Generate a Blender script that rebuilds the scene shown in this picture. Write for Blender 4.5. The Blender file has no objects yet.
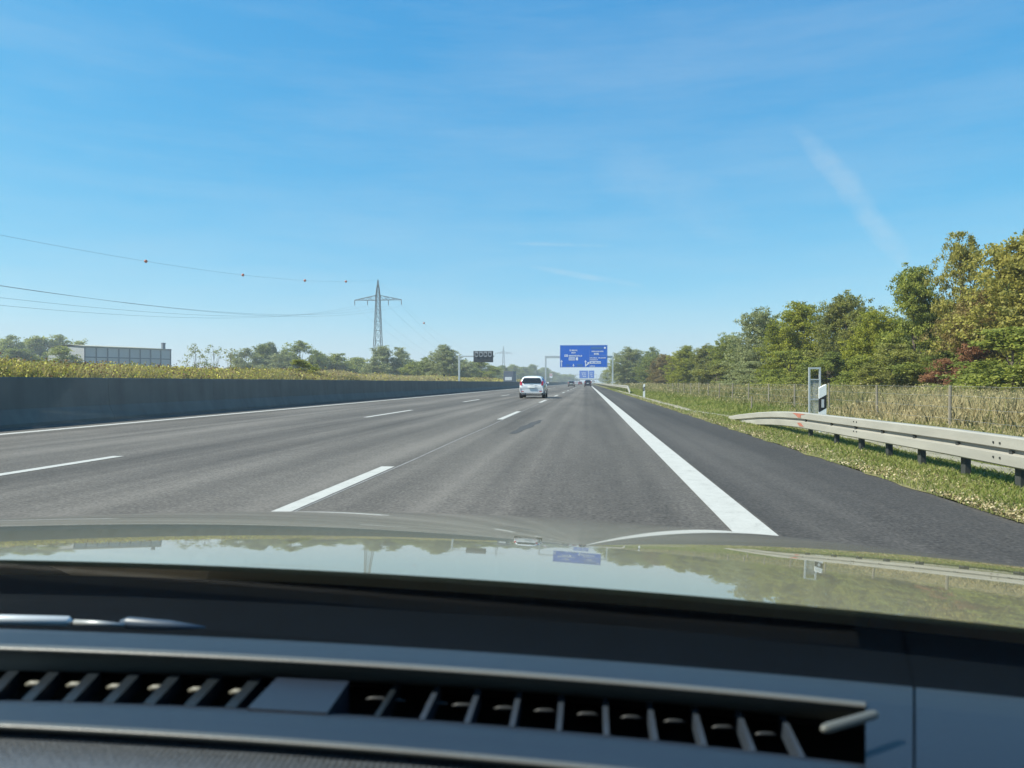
import bpy, math, random
import numpy as np
from mathutils import Vector

rnd = random.Random(7)
nrg = np.random.default_rng(11)
S = bpy.context.scene
COL = S.collection

# ------------------------------------------------------------------ camera geometry
FPX, CAMH, HZ = 735.0, 1.08, 382.4
YAW = math.radians(5.87)
CA, SA = math.cos(YAW), math.sin(YAW)

def U(px): return (px - 512.0) / FPX
def kx(px): return -SA + U(px) * CA
def ky(px): return CA + U(px) * SA
def at_t(px, t): return t * kx(px), t * ky(px)
def at_z(px, py, z):
    t = (CAMH - z) * FPX / (py - HZ)
    return (t * kx(px), t * ky(px), z)
def t_at_x(px, X): return X / kx(px)
def zof(py, t): return CAMH + t * (HZ - py) / FPX

# ------------------------------------------------------------------ helpers
class MB:
    def __init__(s): s.v = []; s.f = []
    def add(s, vs, fs):
        o = len(s.v); s.v += [tuple(p) for p in vs]; s.f += [tuple(i + o for i in f) for f in fs]
    def box(s, c, d, rz=0.0):
        x, y, z = c; a, b, h = d[0] / 2, d[1] / 2, d[2] / 2
        co, si = math.cos(rz), math.sin(rz); vs = []
        for k in (-1, 1):
            for i, j in ((-1, -1), (1, -1), (1, 1), (-1, 1)):
                px, py = i * a, j * b
                vs.append((x + px * co - py * si, y + px * si + py * co, z + k * h))
        s.add(vs, [(3, 2, 1, 0), (4, 5, 6, 7), (0, 1, 5, 4), (1, 2, 6, 5), (2, 3, 7, 6), (3, 0, 4, 7)])
    def bar(s, p, q, r, n=4, r2=None):
        p, q = Vector(p), Vector(q); r2 = r if r2 is None else r2
        d = (q - p)
        if d.length < 1e-6: return
        d.normalize()
        a = d.orthogonal().normalized(); b = d.cross(a); vs = []
        for c, rr in ((p, r), (q, r2)):
            for k in range(n):
                t = 2 * math.pi * (k + .5) / n
                vs.append(c + (a * math.cos(t) + b * math.sin(t)) * rr)
        fs = [(k, (k + 1) % n, n + (k + 1) % n, n + k) for k in range(n)]
        fs += [tuple(range(n - 1, -1, -1)), tuple(range(n, 2 * n))]
        s.add(vs, fs)
    def tube(s, pts, rad, n=6):
        pts = [Vector(p) for p in pts]; m = len(pts); vs = []; fs = []
        rad = rad if hasattr(rad, '__len__') else [rad] * m
        for i, p in enumerate(pts):
            d = (pts[min(i + 1, m - 1)] - pts[max(i - 1, 0)]).normalized()
            ref = Vector((0, 0, 1)) if abs(d.z) < .9 else Vector((1, 0, 0))
            a = d.cross(ref).normalized(); b = a.cross(d)
            for k in range(n):
                t = 2 * math.pi * k / n
                vs.append(p + (a * math.cos(t) + b * math.sin(t)) * rad[i])
        for i in range(m - 1):
            for k in range(n):
                fs.append((i * n + k, i * n + (k + 1) % n, (i + 1) * n + (k + 1) % n, (i + 1) * n + k))
        fs += [tuple(range(n - 1, -1, -1)), tuple(range((m - 1) * n, m * n))]
        s.add(vs, fs)
    def grid(s, rows, close=False):
        n = len(rows[0]); vs = [p for r in rows for p in r]; fs = []
        for i in range(len(rows) - 1):
            for j in range(n - (0 if close else 1)):
                j2 = (j + 1) % n
                fs.append((i * n + j, i * n + j2, (i + 1) * n + j2, (i + 1) * n + j))
        s.add(vs, fs)
    def ngon(s, vs): s.add(vs, [tuple(range(len(vs)))])
    def slab(s, poly, off):
        """closed prism: polygon poly moved by vector off"""
        n = len(poly); off = Vector(off)
        vs = [Vector(p) for p in poly] + [Vector(p) + off for p in poly]
        fs = [tuple(range(n - 1, -1, -1)), tuple(range(n, 2 * n))]
        fs += [(k, (k + 1) % n, n + (k + 1) % n, n + k) for k in range(n)]
        s.add(vs, fs)
    def build(s, name, mat, parent=None, smooth=False, org=None):
        if org is None: org = (0, 0, 0)
        me = bpy.data.meshes.new(name)
        me.from_pydata([(p[0] - org[0], p[1] - org[1], p[2] - org[2]) for p in s.v], [], s.f)
        import bmesh
        bm = bmesh.new(); bm.from_mesh(me)
        bmesh.ops.recalc_face_normals(bm, faces=bm.faces); bm.to_mesh(me); bm.free()
        if smooth: me.polygons.foreach_set('use_smooth', [True] * len(me.polygons))
        me.materials.append(mat); me.update()
        o = bpy.data.objects.new(name, me); COL.objects.link(o)
        if parent: o.parent = parent
        return o

def tag(o, label=None, cat=None, group=None, kind=None):
    if label: o['label'] = label
    if cat: o['category'] = cat
    if group: o['group'] = group
    if kind: o['kind'] = kind
    return o
def thing(name, label, cat, loc=(0, 0, 0), rz=0.0, group=None):
    o = bpy.data.objects.new(name, None); COL.objects.link(o)
    o.empty_display_size = .2
    o.location = loc; o.rotation_euler = (0, 0, rz)
    return tag(o, label, cat, group)
def copy_tree(o, parent=None):
    c = o.copy(); COL.objects.link(c)
    if parent: c.parent = parent
    for ch in list(o.children): copy_tree(ch, c)
    return c
def soft_edges(o, w, seg=2, ang=35):
    m = o.modifiers.new('bevel', 'BEVEL'); m.width = w; m.segments = seg; m.limit_method = 'ANGLE'; m.angle_limit = math.radians(ang)
    return o
def auto_smooth(o, ang=40):
    me = o.data; me.polygons.foreach_set('use_smooth', [True] * len(me.polygons))
    try: me.set_sharp_from_angle(angle=math.radians(ang))
    except Exception: pass
    return o

# ------------------------------------------------------------------ materials
def newmat(name):
    m = bpy.data.materials.new(name); m.use_nodes = True
    nt = m.node_tree; b = nt.nodes['Principled BSDF']
    return m, nt, b
def N(nt, typ, **kw):
    n = nt.nodes.new(typ)
    for k, v in kw.items():
        if k in n.inputs: n.inputs[k].default_value = v
        else: setattr(n, k, v)
    return n
def ramp(nt, src, stops):
    r = N(nt, 'ShaderNodeValToRGB'); e = r.color_ramp.elements
    while len(e) < len(stops): e.new(.5)
    for el, (p, c) in zip(e, stops):
        el.position = p; el.color = (c[0], c[1], c[2], 1)
    nt.links.new(src, r.inputs['Fac']); return r
def mixc(nt, fac, a, b, blend='MIX'):
    m = N(nt, 'ShaderNodeMix', data_type='RGBA', blend_type=blend)
    for sock, v in ((m.inputs[0], fac), (m.inputs[6], a), (m.inputs[7], b)):
        if hasattr(v, 'is_linked'): nt.links.new(v, sock)
        elif isinstance(v, (int, float)): sock.default_value = v
        else: sock.default_value = (v[0], v[1], v[2], 1)
    return m.outputs[2]
def math_(nt, op, a, b=None, c=None):
    n = N(nt, 'ShaderNodeMath', operation=op)
    for i, v in enumerate((a, b, c)):
        if v is None: continue
        if hasattr(v, 'is_linked'): nt.links.new(v, n.inputs[i])
        else: n.inputs[i].default_value = v
    return n.outputs[0]
def coords(nt, scale=(1, 1, 1), kind='Object'):
    tc = N(nt, 'ShaderNodeTexCoord'); mp = N(nt, 'ShaderNodeMapping'); mp.inputs['Scale'].default_value = scale
    nt.links.new(tc.outputs[kind], mp.inputs['Vector']); return mp.outputs['Vector']
def noise(nt, vec, scale, detail=3, rough=.55):
    n = N(nt, 'ShaderNodeTexNoise', Scale=scale, Detail=detail, Roughness=rough)
    nt.links.new(vec, n.inputs['Vector']); return n.outputs['Fac']

def simple(name, col, rough=.6, metal=0.0, var=.15, vscale=3.0, bump=0.0, bscale=60, coat=0.0, spec=.5, vstretch=(1, 1, 1)):
    m, nt, b = newmat(name)
    v = coords(nt, vstretch)
    n = noise(nt, v, vscale, 4)
    r = ramp(nt, n, [(.25, [c * (1 - var) for c in col]), (.75, [min(1, c * (1 + var)) for c in col])])
    nt.links.new(r.outputs['Color'], b.inputs['Base Color'])
    b.inputs['Roughness'].default_value = rough; b.inputs['Metallic'].default_value = metal
    b.inputs['Coat Weight'].default_value = coat; b.inputs['Coat Roughness'].default_value = .03
    b.inputs['Specular IOR Level'].default_value = spec
    if bump:
        bp = N(nt, 'ShaderNodeBump', Strength=bump, Distance=.01)
        nt.links.new(noise(nt, coords(nt), bscale, 3), bp.inputs['Height'])
        nt.links.new(bp.outputs['Normal'], b.inputs['Normal'])
    return m

def leafy(name, stops, trans=.48, rough=.55, big=.35):
    """colour from the per-leaf attribute 'tone' plus a slow noise"""
    m, nt, b = newmat(name)
    at = N(nt, 'ShaderNodeAttribute', attribute_name='tone')
    n = noise(nt, coords(nt), big, 2)
    fac = math_(nt, 'ADD', math_(nt, 'MULTIPLY', at.outputs['Fac'], .7), math_(nt, 'MULTIPLY', math_(nt, 'SUBTRACT', n, .25), .6))
    r = ramp(nt, fac, stops)
    nt.links.new(r.outputs['Color'], b.inputs['Base Color'])
    b.inputs['Roughness'].default_value = rough; b.inputs['Specular IOR Level'].default_value = .3
    tr = N(nt, 'ShaderNodeBsdfTranslucent'); nt.links.new(r.outputs['Color'], tr.inputs['Color'])
    mx = N(nt, 'ShaderNodeMixShader'); mx.inputs[0].default_value = trans
    nt.links.new(b.outputs[0], mx.inputs[1]); nt.links.new(tr.outputs[0], mx.inputs[2])
    nt.links.new(mx.outputs[0], nt.nodes['Material Output'].inputs['Surface'])
    return m

def leaf3(name, a, b, c, **k): return leafy(name, [(.15, a), (.5, b), (.9, c)], **k)
LEAF = {
    'dark':   leaf3('leaf_dark_green', (0.109, 0.137, 0.032), (0.211, 0.248, 0.049), (0.378, 0.380, 0.079)),
    'green':  leaf3('leaf_green', (0.132, 0.164, 0.032), (0.273, 0.304, 0.055), (0.460, 0.451, 0.090)),
    'lime':   leaf3('leaf_yellow_green', (0.148, 0.173, 0.021), (0.309, 0.323, 0.034), (0.496, 0.462, 0.059)),
    'olive':  leaf3('leaf_olive', (0.143, 0.151, 0.036), (0.265, 0.272, 0.062), (0.406, 0.387, 0.099)),
    'gold':   leaf3('leaf_gold', (0.183, 0.177, 0.037), (0.357, 0.321, 0.068), (0.524, 0.480, 0.128)),
    'rust':   leaf3('leaf_rust', (0.141, 0.108, 0.034), (0.275, 0.206, 0.068), (0.390, 0.302, 0.103)),
    'red':    leaf3('leaf_red_brown', (0.172, 0.085, 0.041), (0.325, 0.161, 0.079), (0.445, 0.257, 0.132)),
    'grey':   leaf3('leaf_grey_green', (0.153, 0.174, 0.071), (0.288, 0.311, 0.131), (0.453, 0.477, 0.217)),
}
BARK = simple('bark', (.12, .095, .07), .9, var=.35, vscale=8, bump=.6, bscale=25)

def asphalt(name, base, band_amt, gscale, tint=(1, 1, 1), seed=0.0):
    m, nt, b = newmat(name)
    v = coords(nt)
    g1 = noise(nt, v, gscale, 2, .7)
    g2 = noise(nt, v, gscale * .18, 3, .6)
    bands = noise(nt, coords(nt, (.85, .004, 1)), 1.0, 3, .6)
    blot = noise(nt, coords(nt, (.5, .06, 1)), 1.0, 4, .6)
    val = math_(nt, 'ADD', math_(nt, 'MULTIPLY', math_(nt, 'SUBTRACT', bands, .5), band_amt),
                math_(nt, 'MULTIPLY', math_(nt, 'SUBTRACT', blot, .5), band_amt * .6))
    val = math_(nt, 'ADD', val, math_(nt, 'MULTIPLY', math_(nt, 'SUBTRACT', g1, .5), 1.9))
    val = math_(nt, 'ADD', val, math_(nt, 'MULTIPLY', math_(nt, 'SUBTRACT', g2, .5), .5))
    val = math_(nt, 'ADD', val, .5)
    r = ramp(nt, val, [(.0, [base * .45 * t for t in tint]), (.5, [base * t for t in tint]), (1.0, [base * 1.75 * t for t in tint])])
    nt.links.new(r.outputs['Color'], b.inputs['Base Color'])
    b.inputs['Roughness'].default_value = .85; b.inputs['Specular IOR Level'].default_value = .3
    bp = N(nt, 'ShaderNodeBump', Strength=.35, Distance=.006)
    nt.links.new(g1, bp.inputs['Height']); nt.links.new(bp.outputs['Normal'], b.inputs['Normal'])
    return m

def paint_mat():
    m, nt, b = newmat('road_paint')
    v = coords(nt); n = noise(nt, v, 60, 4, .7); n2 = noise(nt, v, 6, 3)
    f = math_(nt, 'ADD', math_(nt, 'MULTIPLY', n, .6), math_(nt, 'MULTIPLY', n2, .4))
    r = ramp(nt, f, [(.31, (.16, .155, .14)), (.43, (.40, .392, .36)), (.7, (.49, .48, .445))])
    nt.links.new(r.outputs['Color'], b.inputs['Base Color']); b.inputs['Roughness'].default_value = .65
    return m

def ground_mat(name, cols, s1=.25, s2=6):
    m, nt, b = newmat(name)
    v = coords(nt); a = noise(nt, v, s1, 4); c = noise(nt, v, s2, 4, .7)
    f = math_(nt, 'ADD', math_(nt, 'MULTIPLY', a, .5), math_(nt, 'MULTIPLY', c, .5))
    r = ramp(nt, f, [(.3, cols[0]), (.5, cols[1]), (.7, cols[2])])
    nt.links.new(r.outputs['Color'], b.inputs['Base Color']); b.inputs['Roughness'].default_value = .95
    b.inputs['Specular IOR Level'].default_value = .1
    bp = N(nt, 'ShaderNodeBump', Strength=.7, Distance=.03)
    nt.links.new(c, bp.inputs['Height']); nt.links.new(bp.outputs['Normal'], b.inputs['Normal'])
    return m

M_CARRIAGE = asphalt('asphalt_lanes', .084, 2.1, 30, (1.10, 1.0, .88))
M_SHOULDER = asphalt('asphalt_shoulder', .050, 1.7, 30, (1.09, 1.0, .90))
M_PAINT = paint_mat()
M_FIELD = ground_mat('field_soil', [(.10, .11, .04), (.16, .15, .06), (.22, .19, .09)])
M_VERGE = ground_mat('verge_soil', [(.085, .10, .03), (.15, .145, .06), (.26, .22, .13)], .8, 14)
M_GRAVEL = ground_mat('pale_gravel', [(.17, .155, .11), (.27, .25, .19), (.37, .35, .28)], 2, 30)

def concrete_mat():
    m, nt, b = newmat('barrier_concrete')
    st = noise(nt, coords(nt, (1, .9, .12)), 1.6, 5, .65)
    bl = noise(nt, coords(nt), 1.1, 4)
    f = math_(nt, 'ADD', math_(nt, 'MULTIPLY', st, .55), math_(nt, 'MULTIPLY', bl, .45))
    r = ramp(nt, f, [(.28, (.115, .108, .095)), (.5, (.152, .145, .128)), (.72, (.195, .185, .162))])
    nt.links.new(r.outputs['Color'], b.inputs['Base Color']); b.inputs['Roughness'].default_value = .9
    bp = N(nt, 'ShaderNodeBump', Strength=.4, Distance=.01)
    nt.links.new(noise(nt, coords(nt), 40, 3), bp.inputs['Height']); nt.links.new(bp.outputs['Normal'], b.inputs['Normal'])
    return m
M_CONC = concrete_mat()
M_GALV = simple('galvanised_steel', (.33, .315, .275), .6, .15, .14, 2.5, .08, 40, vstretch=(1, .35, 2))
M_POSTDARK = simple('dull_post_steel', (.045, .048, .045), .7, .3, .25, 6)
M_ORANGE = simple('orange_marker_paint', (.34, .12, .08), .7, 0, .3, 30)
M_WHITE = simple('white_plastic', (.78, .78, .76), .5, 0, .06, 4)
M_BLACK = simple('black_plastic', (.018, .018, .02), .5, 0, .2, 6)
M_REFLECT = simple('reflector_grey', (.55, .56, .58), .3, .2, .1, 30)
M_ALU = simple('grey_aluminium', (.60, .61, .60), .45, .5, .08, 5)
M_MESH = simple('grey_mesh_sheet', (.26, .28, .27), .6, .2, .3, 40)
M_WOOD = simple('weathered_wood', (.21, .185, .14), .9, 0, .25, 10, .4, 60, vstretch=(1, 1, .1))
M_WIRE = simple('fence_wire', (.28, .28, .27), .6, .4, .1, 5)
M_PYLON = simple('pylon_steel', (.10, .105, .105), .7, .2, .1, 1)
M_INSUL = simple('insulator_glass', (.10, .09, .085), .4, 0, .1, 3)
M_CABLE = simple('power_cable', (.13, .135, .15), .6, .2, .1, 1)
M_BALLR = simple('marker_ball_red', (.42, .10, .045), .5, 0, .1, 2)
M_BLUE = simple('sign_blue', (.0, .125, .60), .6, 0, .05, .6, spec=.1)
M_TEAL = simple('sign_blue_patch', (.010, .13, .40), .5, 0, .08, 2)
M_SIGNW = simple('sign_white', (.80, .82, .84), .45, 0, .03, 2)
M_SIGNB = simple('sign_back_grey', (.35, .36, .36), .6, .3, .05, 2)
M_VMSD = simple('display_black', (.022, .026, .034), .5, 0, .15, 2)
M_VMSF = simple('display_frame_grey', (.30, .31, .33), .5, .1, .1, 3)
M_HALLP = simple('hall_panel', (.40, .41, .44), .45, 0, .12, .12, spec=.6)
M_HALLS = simple('hall_side', (.27, .28, .29), .6, 0, .06, .2)
M_HALLR = simple('hall_roof', (.36, .345, .27), .7, 0, .08, .1)
M_HALLD = simple('hall_seam', (.12, .14, .17), .6, 0, .1, 1)
M_REDW = simple('red_paint', (.5, .04, .03), .5, 0, .08, 2)

# ------------------------------------------------------------------ world, camera, sun
SUN_EL, SUN_AZ = math.radians(46), math.atan2(-.965, -.26)
W = bpy.data.worlds.new('World'); S.world = W; W.use_nodes = True
wn = W.node_tree; bg = wn.nodes['Background']
sky = N(wn, 'ShaderNodeTexSky', sky_type='NISHITA')
sky.sun_disc = False; sky.sun_elevation = SUN_EL; sky.sun_rotation = SUN_AZ % (2 * math.pi)
sky.altitude = 400; sky.air_density = 1.0; sky.dust_density = .6; sky.ozone_density = 1.5
hs = N(wn, 'ShaderNodeHueSaturation', Hue=.485, Saturation=1.30, Value=1.0)
wn.links.new(sky.outputs[0], hs.inputs['Color'])
tc = N(wn, 'ShaderNodeTexCoord')
def wnoise(scale, sc, rot=(0, 0, 0), detail=5, rough=.6):
    mp = N(wn, 'ShaderNodeMapping'); mp.inputs['Scale'].default_value = sc; mp.inputs['Rotation'].default_value = rot
    wn.links.new(tc.outputs['Generated'], mp.inputs['Vector'])
    return noise(wn, mp.outputs['Vector'], scale, detail, rough)
cir = wnoise(3.0, (1.0, .7, 7.5), (.16, .26, .1), 7, .66)
cir2 = wnoise(1.3, (1, 1, 1.6))
cm = N(wn, 'ShaderNodeMapRange'); cm.inputs['From Min'].default_value = .44; cm.inputs['From Max'].default_value = .9; cm.inputs['To Max'].default_value = .30
wn.links.new(math_(wn, 'ADD', math_(wn, 'MULTIPLY', cir, .6), math_(wn, 'MULTIPLY', cir2, .4)), cm.inputs['Value'])
def skydir(px, py):
    v = Vector((kx(px), ky(px), (HZ - py) / FPX)); return v.normalized()
def streak(p, q, width, strength, nscale):
    """a worn contrail: a band along the great circle through two sky directions"""
    a, b = skydir(*p), skydir(*q); nrm = a.cross(b).normalized(); mid = (a + b).normalized()
    half = a.angle(b) / 2
    def dot(v):
        d = N(wn, 'ShaderNodeVectorMath', operation='DOT_PRODUCT'); d.inputs[1].default_value = v
        wn.links.new(tc.outputs['Generated'], d.inputs[0]); return d.outputs['Value']
    along = mid.cross(nrm)
    wob = math_(wn, 'MULTIPLY', math_(wn, 'SUBTRACT', wnoise(9, (1, 1, 1)), .5), width * 2.2)
    x = math_(wn, 'DIVIDE', math_(wn, 'ADD', dot(nrm), wob), width)
    y = math_(wn, 'DIVIDE', dot(along), half * 1.15)
    fall = math_(wn, 'SUBTRACT', 1.0, math_(wn, 'ADD', math_(wn, 'MULTIPLY', x, x), math_(wn, 'POWER', math_(wn, 'ABSOLUTE', y), 3.0)))
    fall = math_(wn, 'MAXIMUM', fall, 0.0)
    fall = math_(wn, 'MULTIPLY', fall, math_(wn, 'GREATER_THAN', dot(mid), .5))
    tex = math_(wn, 'MAXIMUM', math_(wn, 'SUBTRACT', math_(wn, 'MULTIPLY', wnoise(nscale, (1, 1, 1), (0, 0, 0), 6, .7), 1.9), .4), 0.0)
    return math_(wn, 'MULTIPLY', math_(wn, 'MULTIPLY', fall, tex), strength)
tot = cm.outputs[0]
for st in (((800, 132), (905, 264), .017, .34, 17), ((535, 268), (640, 286), .005, .34, 24), ((600, 165), (745, 232), .040, .16, 11), ((512, 244), (610, 246), .003, .28, 24)):
    tot = math_(wn, 'ADD', tot, streak(*st))
tot = math_(wn, 'MINIMUM', tot, 1.0)
BG = .082
K_ = BG * 2.0
sp = N(wn, 'ShaderNodeSeparateColor'); wn.links.new(hs.outputs[0], sp.inputs[0]); cb_ = N(wn, 'ShaderNodeCombineColor')
for ch, (g_, k_) in enumerate(((1.05, .72), (.66, .81), (.40, .97))):
    wn.links.new(math_(wn, 'MULTIPLY', math_(wn, 'POWER', math_(wn, 'MULTIPLY', sp.outputs[ch], K_), g_), k_ / K_), cb_.inputs[ch])
skyc = mixc(wn, tot, cb_.outputs[0], (4.6, 5.0, 5.4))
wn.links.new(skyc, bg.inputs['Color']); bg.inputs['Strength'].default_value = .082

sd = bpy.data.lights.new('sun', 'SUN'); sd.energy = 4.6; sd.angle = math.radians(.55); sd.color = (1.0, .94, .82)
so = bpy.data.objects.new('sun', sd); COL.objects.link(so); so.location = (-40, -20, 60)
sv = Vector((math.sin(SUN_AZ) * math.cos(SUN_EL), math.cos(SUN_AZ) * math.cos(SUN_EL), math.sin(SUN_EL)))
so.rotation_euler = (-sv).to_track_quat('-Z', 'Y').to_euler()

cd = bpy.data.cameras.new('camera'); cam = bpy.data.objects.new('camera', cd); COL.objects.link(cam)
cam.location = (0, 0, CAMH)
cam.rotation_euler = (math.radians(90 - math.degrees(math.atan(1.6 / FPX))), 0, YAW)
cd.sensor_width = 36; cd.lens = FPX / 1024 * 36; cd.clip_start = .02; cd.clip_end = 12000
cd.dof.use_dof = True; cd.dof.focus_distance = 40; cd.dof.aperture_fstop = 13
S.camera = cam
S.view_settings.view_transform = 'Standard'; S.view_settings.look = 'None'
S.view_settings.exposure = 1.0; S.view_settings.gamma = 1.0
try: S.view_settings.use_curve_mapping = False
except Exception: pass
S.render.engine = 'CYCLES'
S.cycles.use_denoising = True
S.cycles.max_bounces = 8; S.cycles.transparent_max_bounces = 12; S.cycles.volume_bounces = 0
S.cycles.caustics_reflective = False; S.cycles.caustics_refractive = False

# ------------------------------------------------------------------ the setting
XE = 3.30                                   # outer edge of the hard shoulder
XW = -13.62                                 # road-side foot of the concrete barrier
def sheet(name, x0, x1, y0, y1, z, mat, nx=1, ny=1):
    b = MB(); xs = np.linspace(x0, x1, nx + 1); ys = np.linspace(y0, y1, ny + 1)
    b.grid([[(x, y, z) for x in xs] for y in ys])
    return tag(b.build(name, mat), kind='structure')
sheet('ground', -4500, 4500, -300, 7000, -.03, M_FIELD)
sheet('road', XW - .3, 1.36, -60, 1900, 0, M_CARRIAGE)
sheet('hard_shoulder', 1.36, XE, -60, 1900, 0.0005, M_SHOULDER)
sheet('opposite_road', -27.2, XW - .55, -60, 1900, 0, M_CARRIAGE)

# right verge with a ragged inner edge
def verge():
    b = MB(); ys = np.concatenate([np.arange(-10, 60, .25), np.arange(60, 1500, 8)])
    rows = []
    for y in ys:
        w = .05 * math.sin(y * 2.1) + .04 * math.sin(y * 5.3 + 1) + nrg.normal(0, .02)
        rows.append([(XE - .02 + w * .6, y, .007), (XE + .25, y, .03), (4.4, y, .02), (7.8, y, .0), (12, y, .0), (60, y, .0)])
    b.grid(rows); return tag(b.build('verge_ground', M_VERGE), kind='structure')
verge()
# pale drainage strip along the verge
def strip():
    b = MB(); rows = []
    for y in np.arange(-5, 95, .5):
        s = min(1, max(0, (y - 16) / 14.0)); s = s * s * (3 - 2 * s)
        c = 5.0 * (1 - s) + 3.85 * s; w = .18 + .05 * math.sin(y * 1.7) + .03 * math.sin(y * 4.1); c += .05 * math.sin(y * .6)
        rows.append([(c - w, y, .030), (c - w * .4, y, .044), (c + w * .4, y, .044), (c + w, y, .030)])
    b.grid(rows); return tag(b.build('gravel_path', M_GRAVEL, smooth=True), kind='structure')
strip()
# left bank behind the opposite carriageway
b = MB(); rows = []
for y in np.concatenate([np.arange(-40, 200, 4), np.arange(200, 1500, 40)]):
    w = .12 * math.sin(y * .09) + .07 * math.sin(y * .23)
    rows.append([(-27.6, y, -.02), (-29.2, y, 1.1 + w), (-31, y, 1.55 + w), (-44, y, 1.65 + w), (-60, y, .6), (-75, y, -.04)])
b.grid(rows); tag(b.build('bank_ground', M_FIELD, smooth=True), kind='structure')

# painted markings
L1, L2, LE = -2.54, -6.82, -12.1
b = MB()
def mark(x0, x1, y0, y1):
    n = max(1, int((y1 - y0) / 60)); ys = np.linspace(y0, y1, n + 1)
    b.grid([[(x0, y, .0045), (x1, y, .0045)] for y in ys])
mark(1.04, 1.335, -20, 1800); mark(LE - .14, LE + .14, -20, 1800)
y = 9.2 - 6.0 - 18.0
while y < 1500:
    mark(L1 - .085, L1 + .085, y, y + 6.0); y += 18.0
def y_on(px, X): return t_at_x(px, X) * ky(px)
y = 10.1 - 6.0 - 18.0
while y < 1500:
    mark(L2 - .085, L2 + .085, y, y + 6.0); y += 18.0
tag(b.build('road_markings', M_PAINT), kind='structure')
# seam between the asphalt lanes, a strip of old sealant, and the dark patch
M_SEAM = simple('seam_sealant', (.30, .30, .29), .8, 0, .3, 2)
M_PATCH = asphalt('asphalt_patch', .054, .6, 60)
b = MB(); rows = []
for yy in np.arange(-10, 400, 2.0):
    w = .010 * math.sin(yy * .8)
    rows.append([(L1 + .11 + w, yy, .003), (L1 + .125 + w, yy, .003)])
b.grid(rows); tag(b.build('lane_seam', M_SEAM), kind='structure')
b = MB()
c0 = at_z(512, 434, 0); c1 = at_z(541, 420, 0)
for (x0, y0, x1, y1, w) in ((c0[0], c0[1], c1[0], c1[1], .13),):
    n = 14; l = []; r = []
    for i in range(n + 1):
        q = i / n; x = x0 + (x1 - x0) * q; yy = y0 + (y1 - y0) * q
        ww = w * (.35 + .65 * math.sin(math.pi * min(1, max(0, q * .92 + .05)))) * (1 + .25 * math.sin(q * 19))
        l.append((x - ww, yy, .0035)); r.append((x + ww, yy, .0035))
    b.grid([l, r])
tag(b.build('road_patch', M_PATCH), kind='structure')

# concrete barrier
b = MB(); prof = [(XW, -.02), (XW, .08), (XW - .15, .40), (XW - .165, .43), (XW - .21, 1.18), (XW - .23, 1.21), (XW - .37, 1.21), (XW - .39, 1.18), (XW - .43, .42), (XW - .54, .33), (XW - .60, .08), (XW - .60, -.02)]
for (y0, y1) in [(-40 + i * 6.0, -40 + (i + 1) * 6.0 - .014) for i in range(100)] + [(560, 1600)]:
    b.grid([[(x, y0, z) for x, z in prof], [(x, y1, z) for x, z in prof]])
    b.ngon([(x, y0, z) for x, z in prof]); b.ngon([(x, y1, z) for x, z in prof][::-1])
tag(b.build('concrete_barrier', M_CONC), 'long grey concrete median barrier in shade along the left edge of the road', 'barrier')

# ------------------------------------------------------------------ grass and plants (numpy meshes)
def raw_mesh(name, V, F3, tone, mat, parent=None):
    """V (n,3), F3 (m,k) faces of k corners, tone per vertex"""
    k = F3.shape[1]; me = bpy.data.meshes.new(name)
    me.vertices.add(len(V)); me.vertices.foreach_set('co', V.astype(np.float32).ravel())
    me.loops.add(F3.size); me.loops.foreach_set('vertex_index', F3.astype(np.int32).ravel())
    me.polygons.add(len(F3)); me.polygons.foreach_set('loop_start', (np.arange(len(F3)) * k).astype(np.int32))
    try: me.polygons.foreach_set('loop_total', np.full(len(F3), k, np.int32))
    except Exception: pass
    at = me.attributes.new('tone', 'FLOAT', 'POINT'); at.data.foreach_set('value', tone.astype(np.float32))
    me.materials.append(mat); me.update(calc_edges=True); me.validate()
    o = bpy.data.objects.new(name, me); COL.objects.link(o)
    if parent: o.parent = parent
    return o
def blades(P, h, w, lean, tone):
    n = len(P); a = nrg.uniform(0, 2 * np.pi, n); l = nrg.uniform(0, 2 * np.pi, n)
    dx = np.stack([np.cos(a), np.sin(a), np.zeros(n)], 1) * (w / 2)[:, None]
    ld = np.stack([np.cos(l), np.sin(l), np.zeros(n)], 1)
    mid = P + ld * (lean * h * .3)[:, None]; mid[:, 2] += h * .55
    tip = P + ld * (lean * h)[:, None]; tip[:, 2] += h
    V = np.stack([P - dx, P + dx, mid + dx * .75, tip, mid - dx * .75], 1).reshape(-1, 3)
    o = np.arange(n)[:, None] * 5
    return V, o + np.array([[0, 1, 2, 3, 4]]), np.repeat(tone, 5)
def cards(C, size, tone, flat=0.0, up=0.0, aspect=.6):
    """leaf cards: rhombic quads at centres C"""
    n = len(C); nr = nrg.normal(size=(n, 3)); nr[:, 2] = nr[:, 2] * (1 - flat) + up
    nr /= np.linalg.norm(nr, axis=1)[:, None] + 1e-9
    t = nrg.normal(size=(n, 3)); t -= (t * nr).sum(1)[:, None] * nr; t /= np.linalg.norm(t, axis=1)[:, None] + 1e-9
    bt = np.cross(nr, t); s = (size / 2)[:, None]
    V = np.stack([C - t * s, C + bt * s * aspect - t * s * .1, C + t * s, C - bt * s * aspect + t * s * .1], 1).reshape(-1, 3)
    o = np.arange(n)[:, None] * 4
    return V, o + np.array([[0, 1, 2, 3]]), np.repeat(tone, 4)

def scatter_right(x0, x1, n, tmin, tmax, p=1.6):
    """more plants near the camera, uniform over pixels-ish"""
    q = nrg.random(n); y = (tmin ** (1 - p) + q * (tmax ** (1 - p) - tmin ** (1 - p))) ** (1 / (1 - p))
    return nrg.uniform(x0, x1, n), y

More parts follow.
